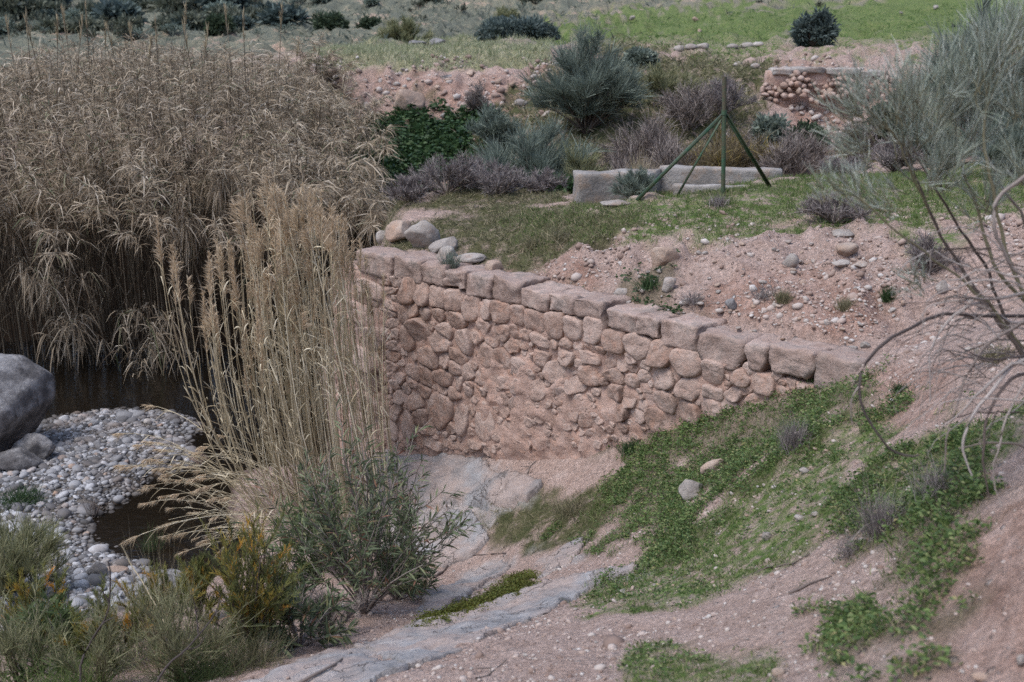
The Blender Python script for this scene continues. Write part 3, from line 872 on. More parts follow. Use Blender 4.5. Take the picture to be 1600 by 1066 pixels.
n_st = 0
for i, (s, t, a, b, pr) in enumerate(rec):
    rg = np.random.default_rng(1000 + i)
    ex = rg.uniform(3.0, 5.5) if max(a, b) > .11 else rg.uniform(2.1, 3.0)
    ca, sa = np.cos(ang), np.sin(ang)
    r = (np.abs(ca) ** ex + np.abs(sa) ** ex) ** (-1 / ex)
    r = r * (1.24 + rg.uniform(-.14, .10, len(ang)))
    th = rg.normal(0, .10)
    lx, ly = r * ca * a, r * sa * b
    poly = [np.array([s + lx[k] * math.cos(th) - ly[k] * math.sin(th), t + lx[k] * math.sin(th) + ly[k] * math.cos(th)]) for k in range(len(ang))]
    c = np.array([s, t])
    for j, (s2, t2, a2, b2, _) in enumerate(rec):
        if j == i: continue
        dv = np.array([s2 - s, t2 - t]); dl = np.linalg.norm(dv)
        if dl > a + b + a2 + b2 or dl < 1e-6: continue
        n = dv / dl
        # reach of each stone along the line between them
        r1 = 1 / math.sqrt((n[0] / a) ** 2 + (n[1] / b) ** 2); r2 = 1 / math.sqrt((n[0] / a2) ** 2 + (n[1] / b2) ** 2)
        cut = dl * r1 / (r1 + r2)
        if r1 + r2 > dl * .8:
            poly = clip_poly(poly, n, n @ c + cut - .004)
        if len(poly) < 3: break
    if len(poly) < 4: continue
    P = np.array(poly); c = P.mean(0)
    depth = .020 + .052 * pr * min(1, .45 + max(a, b) * 3)
    if pr < .3: depth = .03 + .06 * pr
    st, ou, q, tr = stone_mesh(poly, c, depth, 300 + i)
    base = .035 if pr < .45 and 2.3 < s < 5.6 else 0.0
    v = wall_pt(st[:, 0], st[:, 1], ou + base * 1.1)
    ctr = v.mean(0)
    me = mesh_np('stone', v - ctr, q, tr)
    o = link('stone', me, M_WALLSTONE, wall)
    o.location = Vector(ctr) - WINV
    n_st += 1

# mortar body behind the stones
ms = np.linspace(-.95, WLEN + .25, 190); mt = np.linspace(-7.6, WTOP - .36, 84)
S, T = np.meshgrid(ms, mt)
sp = np.stack([S.ravel(), T.ravel(), np.zeros(S.size)], -1)
smear = smooth(2.2, 3.1, S) * smooth(5.9, 4.9, S) * smooth(-4.35, -4.8, T + .12 * (S - 2.6)) * smooth(-6.4, -5.9, T)
nzm = fbm(sp * 2.5, 4, 41).reshape(S.shape)
outm = .012 + .045 * fbm(sp * 6, 5, 40).reshape(S.shape) + .02 * fbm(sp * 16, 3, 43).reshape(S.shape) + np.clip(smear * 1.05 + nzm * .8 * (smear > .02), 0, 1) * (.060 + .05 * fbm(sp * 4, 4, 44).reshape(S.shape))
front = wall_pt(S, T, outm)
nyy, nxx = S.shape
mi = np.arange(S.size).reshape(S.shape)
q = [np.stack([mi[:-1, :-1], mi[:-1, 1:], mi[1:, 1:], mi[1:, :-1]], -1).reshape(-1, 4)]
back = wall_pt(S[[0, -1]][:, [0, -1]], T[[0, -1]][:, [0, -1]], -.5).reshape(-1, 3)
nb = S.size
vv = np.vstack([front.reshape(-1, 3), back])
# end face on the left, top face and right end
tri = []
for r in range(nyy - 1):
    tri.append((mi[r, 0], mi[r + 1, 0], nb + (0 if r < nyy // 2 else 2)))
    tri.append((mi[r + 1, -1], mi[r, -1], nb + (1 if r < nyy // 2 else 3)))
tri += [(mi[nyy // 2, 0], nb + 2, nb + 0), (mi[nyy // 2, -1], nb + 1, nb + 3)]
for k in range(nxx - 1):
    tri.append((mi[-1, k], mi[-1, k + 1], nb + (2 if k < nxx // 2 else 3)))
tri.append((mi[-1, nxx // 2], nb + 3, nb + 2))
me = mesh_np('mortar_body', vv - np.array(WINV), q[0], np.array(tri))
link('mortar_body', me, M_MORTAR, wall)

def rounded_block(sx, sy, sz, rad, seed, n=7, rough=.02, taper=0.0):
    """A worn block centred on the origin: full sizes sx, sy, sz."""
    g = np.linspace(-1, 1, n)
    V, Q = [], []
    h = np.array([sx, sy, sz]) / 2
    cnt = 0
    for ax in range(3):
        for sg in (-1, 1):
            U, W_ = np.meshgrid(g, g)
            p = np.zeros((n * n, 3)); p[:, ax] = sg
            p[:, (ax + 1) % 3] = U.ravel(); p[:, (ax + 2) % 3] = W_.ravel()
            ii = np.arange(n * n).reshape(n, n) + cnt
            qq = np.stack([ii[:-1, :-1], ii[:-1, 1:], ii[1:, 1:], ii[1:, :-1]], -1).reshape(-1, 4)
            if sg < 0: qq = qq[:, ::-1]
            V.append(p * h); Q.append(qq); cnt += n * n
    p = np.vstack(V)
    inner = np.maximum(h - rad, .001)
    cl = np.clip(p, -inner, inner)
    dlt = p - cl
    L = np.linalg.norm(dlt, axis=1, keepdims=True)
    p = np.where(L > 1e-9, cl + dlt / np.maximum(L, 1e-9) * np.minimum(L, rad), p)
    # weld the shared edges
    key = np.round(p, 5)
    u, first, inv = np.unique(key, axis=0, return_index=True, return_inverse=True)
    p = p[first]; Q = inv.ravel()[np.vstack(Q)]
    off = np.random.default_rng(seed).uniform(-40, 40, 3)
    p = p + rough * 1.6 * np.stack([fbm(p * 4 + off + k * 9.1, 4, seed % 71 + k) for k in range(3)], -1) + rough * .5 * np.stack([vnoise(p * 19 + off + k * 5, seed % 31) for k in range(3)], -1)
    return p, Q

# coping: left and right pixel of each block, its top and bottom row at the middle
COP = [(560,617,394,430),(617,660,401,438),(660,697,410,446),(697,731,420,452),(731,770,426,464),(770,818,436,473),(818,861,449,482),(861,899,458,490),(899,949,466,500),
       (949,999,482,518),(999,1033,493,528),(1033,1094,502,544),(1094,1165,521,572),(1165,1203,535,580),(1203,1276,541,589),(1276,1352,556,600)]
for i, (x0, x1, y0, y1) in enumerate(COP):
    rg = np.random.default_rng(60 + i)
    s0, _ = wall_st(x0 + .6, y0); s1, _ = wall_st(x1 - .6, y0)
    _, tt = wall_st((x0 + x1) / 2, y0 + 1); _, tb = wall_st((x0 + x1) / 2, y1)
    tt = WTOP + np.clip(tt - WTOP, -.05, .06)
    tt -= rg.uniform(.0, .03)
    if x1 > 1276: tb -= .12
    d = rg.uniform(.5, .62)
    p, q = rounded_block(s1 - s0 - .006, d, tt - tb, rg.uniform(.018, .035), 500 + i, 10, .034)
    if i in (12, 14):       # blocks worn round underneath
        k = smooth(.0, -.5, p[:, 2] / (tt - tb)); p[:, 0] *= 1 - .22 * k * smooth(.2, .5, np.abs(p[:, 0]) / (s1 - s0))
    if i == 13:
        k = smooth(.2, -.5, p[:, 2] / (tt - tb)); p[:, 0] *= 1 - .5 * k
    out = rg.uniform(.03, .055)
    ctr = wall_pt((s0 + s1) / 2, (tt + tb) / 2, out - d / 2)
    R = np.stack([np.array([WDIR[0], WDIR[1], 0]), np.array([-WNRM[0], -WNRM[1], 0]), np.array([0, 0, 1.0])])
    v = p @ R
    me = mesh_np('coping_stone', v, q)
    o = link('coping_stone', me, M_COPING, wall)
    o.location = Vector(ctr) - WINV
# ------------------------------------------------------------------ foliage materials
M_CANE = leaf_mat('dead_cane_leaf', [(0, (0.137, 0.103, 0.071)), (.3, (0.278, 0.220, 0.151)), (.6, (0.424, 0.352, 0.253)), (.88, (0.585, 0.509, 0.396)), (.95, (0.626, 0.561, 0.458)), (.97, (0.202, 0.209, 0.115)), (1, (0.121, 0.162, 0.088))], .25, .7, .38)
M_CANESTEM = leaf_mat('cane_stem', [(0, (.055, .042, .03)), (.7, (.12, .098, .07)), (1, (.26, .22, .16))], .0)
M_REED = leaf_mat('reed_straw', [(0, (0.319, 0.260, 0.160)), (.5, (0.564, 0.489, 0.334)), (1, (0.798, 0.734, 0.561))], .1, .6, .25)
M_PLUME = leaf_mat('reed_plume', [(0, (0.401, 0.305, 0.196)), (.5, (0.591, 0.468, 0.319)), (1, (0.760, 0.641, 0.475))], .35, .8, .3)
M_BROOM = leaf_mat('broom_switch', [(0, (.18, .215, .16)), (.5, (.31, .36, .29)), (.8, (.41, .46, .40)), (1, (.56, .61, .55))], .1)
M_BROOMFAR = leaf_mat('broom_far', [(0, (.105, .135, .11)), (.5, (.18, .22, .18)), (1, (.28, .33, .27))], .2)
M_OLIVEBR = leaf_mat('olive_broom', [(0, (.14, .155, .075)), (.5, (.24, .25, .13)), (1, (.37, .36, .22))], .25)
M_HILLBUSH = leaf_mat('hill_bush_leaf', [(0, (.075, .088, .06)), (.5, (.125, .14, .10)), (1, (.20, .21, .16))], .2)
M_DARKLEAF = leaf_mat('dark_evergreen', [(0, (.045, .065, .062)), (.5, (.085, .118, .108)), (1, (.15, .19, .175))], .2)
M_DARKGREEN = leaf_mat('dark_green_leaf', [(0, (.028, .045, .025)), (.6, (.055, .08, .045)), (1, (.09, .125, .07))], .15)
M_TWIG = leaf_mat('dry_twig', [(0, (.12, .095, .085)), (.5, (.22, .185, .165)), (1, (.36, .32, .29))], .0)
M_TWIGLEAF = leaf_mat('dry_twig_leaf', [(0, (.13, .105, .07)), (.6, (.22, .18, .11)), (.9, (.28, .22, .08)), (1, (.38, .30, .08))], .2)
M_GREYTUFT = leaf_mat('grey_tuft', [(0, (.14, .115, .115)), (.5, (.23, .20, .195)), (1, (.34, .315, .29))], .1)
M_STRAWTUFT = leaf_mat('straw_tuft', [(0, (.24, .19, .11)), (.5, (.36, .30, .19)), (1, (.50, .44, .31))], .2)
M_BARK = leaf_mat('bark', [(0, (.07, .055, .045)), (.5, (.13, .105, .09)), (1, (.20, .17, .145))], 0)
M_BAREGREY = leaf_mat('weathered_wood', [(0, (.24, .21, .19)), (1, (.38, .345, .32))], 0)
M_DARKBARK = leaf_mat('dark_bark', [(0, (.05, .04, .04)), (1, (.09, .075, .07))], 0)
M_GREENSTEM = leaf_mat('green_bark', [(0, (.13, .12, .07)), (1, (.20, .19, .12))], 0)
M_OLEANDER = leaf_mat('oleander_leaf', [(0, (.065, .085, .048)), (.5, (.115, .15, .078)), (.82, (.20, .235, .13)), (.93, (.22, .22, .11)), (.97, (.22, .10, .07)), (1, (.30, .20, .12))], .2, .5)
M_YELLOW = leaf_mat('yellowing_leaf', [(0, (0.120, 0.138, 0.055)), (.4, (0.204, 0.218, 0.072)), (.68, (0.348, 0.287, 0.072)), (.85, (0.552, 0.322, 0.055)), (1, (0.696, 0.345, 0.066))], .35)
M_FLOWER = leaf_mat('orange_bloom', [(0, (.42, .22, .03)), (1, (.58, .28, .05))], .3)
M_FRESH = leaf_mat('fresh_green', [(0, (.05, .08, .03)), (.5, (.09, .13, .05)), (1, (.16, .20, .085))], .25)
M_WEED = leaf_mat('weed_leaf', [(0, (.05, .09, .03)), (.45, (.095, .155, .05)), (.8, (.155, .22, .07)), (.95, (.24, .265, .115)), (1, (.32, .28, .13))], .25, .5, .4)
M_WEEDDARK = leaf_mat('weed_dark', [(0, (.022, .05, .02)), (.6, (.042, .085, .03)), (1, (.08, .13, .05))], .2, .5)
M_GRASS = leaf_mat('grass_blade', [(0, (.065, .11, .03)), (.45, (.115, .18, .048)), (.78, (.18, .225, .08)), (1, (.33, .31, .17))], .3)
M_DRYGRASS = leaf_mat('dry_grass_blade', [(0, (.09, .10, .05)), (.4, (.17, .16, .09)), (1, (.33, .29, .19))], .25)
M_PALEGRASS = leaf_mat('pale_grass_blade', [(0, (.20, .24, .12)), (.5, (.33, .35, .21)), (1, (.46, .45, .32))], .3)

def pebble_mat():
    m, t = new_mat('river_pebble')
    N = NT(t)
    co = N.n('ShaderNodeNewGeometry').outputs['Position']
    col = N.ramp([(0, (.07, .07, .072)), (.3, (.15, .148, .15)), (.55, (.235, .237, .243)), (.78, (.325, .33, .34)), (.94, (.47, .475, .485)), (1, (.28, .22, .185))], N.attr('rnd'))
    col = N.mix(.4, col, N.ramp([(.3, (.3, .3, .3)), (.7, (.7, .7, .7))], N.noise(co, 30, 4)), 'OVERLAY')
    col = N.mix(N.ramp([(.5, (0, 0, 0)), (.68, (.6, .6, .6))], N.noise(co, 1.3, 5, .65)), col, (.21, .17, .14))
    sx = N.n('ShaderNodeSeparateXYZ'); N.l(co, sx.inputs[0])
    mr = N.n('ShaderNodeMapRange'); mr.inputs[1].default_value = -7.19; mr.inputs[2].default_value = -7.13; mr.inputs[3].default_value = .75; mr.inputs[4].default_value = 0
    N.l(sx.outputs[2], mr.inputs[0])
    col = N.mix(mr.outputs[0], col, (.07, .06, .05))
    b = N.n('ShaderNodeBsdfPrincipled'); b.inputs['Roughness'].default_value = .75; b.inputs['Specular IOR Level'].default_value = .3
    N.l(col, b.inputs['Base Color'])
    o = N.n('ShaderNodeOutputMaterial'); N.l(b.outputs[0], o.inputs[0])
    return m
M_PEBBLE = pebble_mat()

# ------------------------------------------------------------------ scattering stuff on the ground
def sample_area(n, x0, x1, y0, y1, key, thr=None):
    """Random ground points; kept with the probability given by a mask name or function."""
    x = RNG.uniform(x0, x1, n); y = RNG.uniform(y0, y1, n)
    z, k, M = height(x, y, True)
    p = key(x, y, z, k, M) if callable(key) else M[key]
    keep = RNG.random(n) < p
    return np.stack([x, y, z], -1)[keep]

def pebbles(P, size, sub, flat=.6):
    v, f = ico(sub)
    n = len(P)
    R = RNG.uniform(.75, 1.3, (n, 3)); R[:, 2] *= flat
    th = RNG.uniform(0, 6.283, n)
    V = v[None] * R[:, None] 
    # knock corners about so that no two are alike
    V = V * (1 + .16 * vnoise(V * 1.6 + RNG.uniform(-90, 90, (n, 1, 3)), 3))[..., None]
    c, s = np.cos(th)[:, None], np.sin(th)[:, None]
    til = RNG.normal(0, .25, (n, 1))
    x, y, z = V[..., 0] * c - V[..., 1] * s, V[..., 0] * s + V[..., 1] * c, V[..., 2]
    z = z + x * til
    V = np.stack([x, y, z], -1) * np.asarray(size)[:, None, None] + P[:, None]
    F = (f[None] + (np.arange(n) * len(v))[:, None, None]).reshape(-1, 3)
    return V.reshape(-1, 3), None, F, np.repeat(RNG.random(n), len(v))

sp = Soup()
P = sample_area(70000, -9.5, -1.2, 12.8, 22.3, lambda x, y, z, k, M: M['gravel'] * (z > -7.30))
sz = np.exp(RNG.normal(math.log(.0225), .52, len(P)))
P[:, 2] += sz * .12
big = np.argsort(-sz)[:5200]
rest = np.setdiff1d(np.arange(len(P)), big)[:15000]
sp.add(*pebbles(P[big[:700]], sz[big[:700]], 2, .62)); sp.add(*pebbles(P[big[700:]], sz[big[700:]], 1, .62))
sp.add(*pebbles(P[rest[:8000]], sz[rest[:8000]], 1, .55))
tag(sp.obj('gravel', M_PEBBLE), 'pale rounded pebbles covering the dry bar of the stream bed', kind='stuff')

sp = Soup()
def k_grit(x, y, z, k, M):
    soil = (1 - M['rock'] * .8) * (1 - M['gravel']) * (1 - M['grass'] * .8) * (1 - M['dark'] * .7) * (1 - M['weed'] * .85) * (1 - M['moss'])
    cl = smooth(-.25, .5, fbm(np.stack([x, y, z * 0], -1) * 1.1, 3, 77))
    return soil * (.15 + .85 * cl)
P = sample_area(20000, -3, 6.5, 12.5, 17.6, lambda x, y, z, k, M: k_grit(x, y, z, k, M) * (k > .5) * (z > -3.58))
sz = np.exp(RNG.normal(math.log(.014), .6, len(P))); P[:, 2] += sz * .05
sp.add(*pebbles(P, sz, 1, .7))
P = sample_area(30000, -2.5, 6, 5, 13, lambda x, y, z, k, M: k_grit(x, y, z, k, M) * (k < .5) * .8)
sz = np.exp(RNG.normal(math.log(.0085), .6, len(P))); P[:, 2] += sz * .05
sp.add(*pebbles(P, sz, 1, .7))
P = sample_area(16000, -9, 12, 29, 37, lambda x, y, z, k, M: k_grit(x, y, z, k, M) * (k > .5) * smooth(.02, .3, M['red']) * .8)
sz = np.exp(RNG.normal(math.log(.05), .5, len(P))); P[:, 2] += sz * .15
sp.add(*pebbles(P, sz, 1, .7))
M_GRIT = leaf_mat('loose_stone', [(0, (.20, .14, .115)), (.35, (.34, .26, .22)), (.65, (.44, .37, .33)), (.88, (.43, .385, .35)), (1, (.50, .475, .45))], 0, .9)
tag(sp.obj('rubble', M_GRIT, None, False), 'small loose stones strewn over the bare pink soil', kind='stuff')

def blades(P, hmin, hmax, wd, lean=.55, droop=.2, segs=2, per=1, spread=.03):
    n = len(P) * per
    Q = np.repeat(P, per, 0) + np.concatenate([RNG.normal(0, spread, (n, 2)), np.zeros((n, 1))], 1)
    D = np.concatenate([RNG.normal(0, lean, (n, 2)), np.ones((n, 1))], 1)
    return ribbons(Q - np.array([0, 0, .01]), D, RNG.uniform(hmin, hmax, n), wd, droop, segs, BLADE)

sp = Soup()
P = sample_area(26000, -2.5, 9.5, 15.5, 22.5, lambda x, y, z, k, M: M['grass'] * (k > .5) * smooth(-.7, -.1, fbm(np.stack([x, y, z * 0], -1) * 2.2, 3, 12)))
sp.add(*blades(P, .05, .15, .008, per=3))
P = sample_area(26000, 0, 6.5, 5.2, 13, lambda x, y, z, k, M: M['grass'] * (k < .5) * smooth(-.35, .2, fbm(np.stack([x, y, z * 0], -1) * 2.2, 3, 12)))
sp.add(*blades(P, .03, .09, .0075, per=3))
P = sample_area(9000, 1, 30, 36, 72, lambda x, y, z, k, M: M['grass'])
P = sample_area(22000, -.3, 5, 6, 15, lambda x, y, z, k, M: smooth(.05, .6, M['weed']) * (k < .6))
sp.add(*blades(P, .04, .16, .006, .6, .3, per=3))
tag(sp.obj('grass', M_GRASS), 'short green grass on the bank above the wall, the near slope and the far field', kind='stuff')

sp = Soup()
P = sample_area(16000, -4, 3.5, 15.5, 24, lambda x, y, z, k, M: M['dark'] * (k > .5))
sp.add(*blades(P, .06, .22, .010, .8, .35, per=3))
P = sample_area(5000, -1, 2.5, 11.5, 16.5, lambda x, y, z, k, M: M['dark'] * (k < .5))
sp.add(*blades(P, .05, .16, .006, .9, .4, per=3))
P = sample_area(9000, -1, 6, 5, 13, lambda x, y, z, k, M: (M['grass'] + M['weed']) * .5 * (k < .5))
sp.add(*blades(P, .05, .16, .004, .9, .3, per=2))
P = sample_area(14000, -4, 14, 24, 40, lambda x, y, z, k, M: M['dark'] * (k > .5))
sp.add(*blades(P, .15, .5, .028, .8, .35, per=2, spread=.1))
tag(sp.obj('dry_grass', M_DRYGRASS), 'greyish dry grass and thatch on the slopes around the wall', kind='stuff')

sp = Soup()
P = sample_area(26000, -9, 3, 33, 52, lambda x, y, z, k, M: M['straw'])
sp.add(*blades(P, .12, .32, .03, .5, .2, per=2, segs=1, spread=.08))
tag(sp.obj('pale_grass', M_PALEGRASS), 'pale straw coloured grass along the flat terrace top', kind='stuff')

M_FIELD = leaf_mat('field_grass', [(0, (.07, .13, .032)), (.6, (.10, .18, .045)), (1, (.15, .22, .07))], .3)
sp = Soup()
P = sample_area(14000, 1, 30, 36, 72, lambda x, y, z, k, M: M['grass'] * smooth(-.6, 0, fbm(np.stack([x, y, x * 0], -1) * .5, 3, 61)))
sp.add(*blades(P, .06, .16, .04, per=2, segs=1, spread=.15))
tag(sp.obj('field_grass', M_FIELD), 'fresh green grass over the far field at the upper right', kind='stuff')
sp = Soup()
P = sample_area(16000, -45, 40, 52, 110, lambda x, y, z, k, M: (1 - M['grass']) * smooth(-.2, .3, fbm(np.stack([x, y, x * 0], -1) * .35, 4, 70)))
sp.add(*blades(P, .2, .55, .09, .7, .3, per=2, segs=1, spread=.3))
M_HILLGRASS = leaf_mat('hill_scrub_blade', [(0, (0.068, 0.090, 0.073)), (.5, (0.120, 0.145, 0.115)), (.85, (0.195, 0.210, 0.154)), (1, (0.330, 0.304, 0.217))], .2)
tag(sp.obj('hill_grass', M_HILLGRASS), 'grey green grass and thyme scrub over the far hillside', kind='stuff')

def rosettes(P, hmin, hmax, leaf, n_leaf):
    """Low broad-leaved weeds: short leaves fanning from each point."""
    n = len(P) * n_leaf
    Q = np.repeat(P, n_leaf, 0)
    hh = np.repeat(RNG.uniform(hmin, hmax, len(P)), n_leaf)
    D = np.concatenate([RNG.normal(0, 1, (n, 2)), RNG.uniform(.15, .9, (n, 1))], 1)
    off = np.concatenate([RNG.normal(0, .035, (n, 2)), (RNG.random((n, 1)) * hh[:, None])], 1)
    return ribbons(Q + off, D, leaf * RNG.uniform(.6, 1.3, n), leaf * RNG.uniform(.4, .65, n), .35, 2, LEAF)

sp = Soup()
clump = lambda x, y, s: .10 + .90 * smooth(-.38, .20, fbm(np.stack([x, y, x * 0], -1) * 2.1, 4, s))
P = sample_area(9000, .3, 4.2, 8.3, 15.2, lambda x, y, z, k, M: M['weed'] ** 1.6 * (k < .6) * clump(x, y, 3))
sp.add(*rosettes(P, .01, .11, .036, 17))
P = sample_area(5200, -.5, 5.5, 6, 15.2, lambda x, y, z, k, M: smooth(.02, .5, M['weed'] + M['grass'] * .3) * (k < .6) * .55)
sp.add(*rosettes(P, .0, .05, .026, 8))
P = sample_area(4500, .3, 4.5, 7, 13, lambda x, y, z, k, M: M['grass'] * (k < .6) * .6 * clump(x, y, 4))
sp.add(*rosettes(P, .005, .05, .035, 9))
P = sample_area(5500, 1.6, 5, 5.1, 9.2, lambda x, y, z, k, M: M['weed'] ** 1.8 * (k < .6) * clump(x, y, 5))
sp.add(*rosettes(P, .01, .13, .040, 16))
tag(sp.obj('weeds', M_WEED), 'bright green broad leaved weeds running down the near slope below the wall', kind='stuff')
sp = Soup()
P = sample_area(8000, -4.5, .5, 26, 33.5, lambda x, y, z, k, M: M['weed'] * clump(x, y, 6))
sp.add(*rosettes(P, .05, .35, .15, 9))
P = sample_area(1500, -3, 4, 14, 17, lambda x, y, z, k, M: M['weed'] * (k > .5))
sp.add(*rosettes(P, .02, .12, .06, 10))
tag(sp.obj('bank_weeds', M_WEEDDARK), 'dark green weeds covering the bank beyond the wall', kind='stuff')
sp = Soup()
P = sample_area(9000, -1.2, 1, 8.5, 13, lambda x, y, z, k, M: M['moss'])
sp.add(*rosettes(P, .005, .035, .028, 9))
M_MOSSLEAF = leaf_mat('moss', [(0, (.055, .055, .012)), (.5, (.11, .115, .02)), (1, (.13, .17, .045))], .2)
tag(sp.obj('moss', M_MOSSLEAF), 'olive green moss along the edge of the rock ledge', kind='stuff')

# ------------------------------------------------------------------ the cane thicket across the stream
def cane_paths(base, H, lean, K=7):
    """Canes rising from base by H and arching over by lean (an xy vector)."""
    t = np.linspace(0, 1, K)
    p = base[:, None, :] + np.zeros((len(base), K, 3))
    p[..., 2] += H[:, None] * (t - .22 * t ** 3 * np.minimum(np.linalg.norm(lean, axis=1)[:, None] / H[:, None] * 2, 1.6))
    p[..., :2] += lean[:, None, :] * (t ** 1.8)[None, :, None]
    return p

def along(paths, tt):
    """Points and tangents on each path at parameters tt (N, m)."""
    N, K = paths.shape[:2]
    f = np.clip(tt * (K - 1), 0, K - 1.001)
    i = f.astype(int); w_ = (f - i)[..., None]
    n = np.arange(N)[:, None]
    a, b = paths[n, i], paths[n, i + 1]
    return a * (1 - w_) + b * w_, unit(b - a)

def thicket_base(n, x0, x1, y0, y1):
    x = RNG.uniform(x0, x1, n); y = RNG.uniform(y0, y1, n)
    z, k = base_height(x, y)
    return np.stack([x, y, z], -1)

def top_px(x, y):
    """Top row of the cane mass by its column in the photograph."""
    px, _ = to_px(x, y, -3.0)
    return np.interp(px, [-200, 0, 120, 250, 330, 420, 470, 520, 560, 610, 660], [72, 84, 64, 58, 70, 78, 104, 165, 228, 285, 330])

sp, st = Soup(), Soup()
B = thicket_base(1350, -16, -1.9, 25.2, 35.5)
px, _ = to_px(B[:, 0], B[:, 1], B[:, 2])
edge = np.interp(B[:, 1], [25, 28, 31, 35], [-2.4, -2.9, -3.6, -5.2])
B = B[(px > -180) & (B[:, 0] < edge)]
_, bz = ratios(np.zeros(len(B)), top_px(B[:, 0], B[:, 1]) + np.abs(RNG.normal(0, 26, len(B))) - 12)
Ht = np.clip(bz * B[:, 1] - B[:, 2], 1.4, 6.6)
front = smooth(29.5, 25.4, B[:, 1])
Ht *= (1 - .30 * front * RNG.random(len(B)))
lean = np.stack([RNG.normal(.1, .5, len(B)), RNG.normal(-.25, .35, len(B)) - front * RNG.uniform(.4, 3.0, len(B))], -1)
CN = cane_paths(B, Ht, lean)
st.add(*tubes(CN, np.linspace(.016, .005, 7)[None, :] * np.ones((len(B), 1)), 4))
m = 64
lo_ = (.54 + .15 * front)[:, None]
tt = RNG.uniform(0, 1, (len(B), m)) ** .75 * (1 - lo_) + lo_
Q, T = along(CN, np.minimum(tt, .995))
Q = Q.reshape(-1, 3); T = T.reshape(-1, 3)
D = T * .7 + unit(RNG.normal(size=Q.shape) * np.array([1, 1, .35])) * .9
sp.add(*ribbons(Q, D, RNG.uniform(.2, .52, len(Q)), RNG.uniform(.012, .028, len(Q)), RNG.uniform(.2, 1.0, len(Q)), 2, LEAF, .2))
# dense drooping heads that hang out over the water
heads = [(290, 350, 25.2, .55), (60, 440, 24.6, .9), (20, 320, 25.5, .9), (130, 300, 26, .9), (200, 250, 26.5, .9), (210, 515, 24.6, .6), (110, 520, 24.6, .6),
         (240, 560, 24.7, .5), (60, 330, 25.6, .8), (380, 300, 26, .8), (330, 300, 26, .7), (430, 270, 26.5, .9), (500, 290, 26.5, .8), (540, 320, 26, .7), (470, 340, 25.6, .6), (575, 340, 25.6, .5)]
for (hx, hy, d, r) in heads:
    c = at_d(hx, hy, d)
    n = int((620 if hy < 400 else 230) * r / .7)
    nb = 14
    root = c + np.concatenate([RNG.normal(0, r * .5, (nb, 1)), RNG.normal(0, .3, (nb, 1)), RNG.normal(.2, r * .22, (nb, 1))], 1)
    src = root + np.array([0, 1.3, -1.5]) + RNG.normal(0, .3, (nb, 3))
    t = np.linspace(0, 1, 6)
    pth = src[:, None, :] * (1 - t)[None, :, None] + root[:, None, :] * t[None, :, None] + np.array([0, 0, .55])[None, None, :] * (np.sin(t * math.pi))[None, :, None]
    st.add(*tubes(pth, np.linspace(.012, .004, 6)[None, :] * np.ones((nb, 1)), 4))
    Q, T = along(pth, RNG.uniform(.35, 1, (nb, n // nb)))
    Q = Q.reshape(-1, 3); T = T.reshape(-1, 3)
    D = T * .5 + rvec(len(Q)) * .8
    sp.add(*ribbons(Q, D, RNG.uniform(.3, .6, len(Q)), RNG.uniform(.014, .032, len(Q)), RNG.uniform(.6, 1.5, len(Q)), 3, LEAF, .1))
# thin dead leaves trailing in the hollow
n = 450
Q = np.stack([RNG.uniform(-13, -3.4, n), RNG.uniform(25.3, 28.5, n), RNG.uniform(-6.6, -4.2, n)], -1)
sp.add(*ribbons(Q, RNG.normal(size=(n, 3)) * np.array([1, 1, .3]) + np.array([0, 0, -.6]), RNG.uniform(.3, .8, n), .02, RNG.uniform(.4, 1.2, n), 3, LEAF, .15))
th = tag(bpy.data.objects.new('cane_thicket', sp.mesh('cane_thicket')), 'dense mass of dead brown giant cane leaves overhanging the far bank of the stream', kind='stuff')
th.data.materials.append(M_CANE); C.objects.link(th)
st.obj('cane_stems', M_CANESTEM, th)['kind'] = 'stuff'

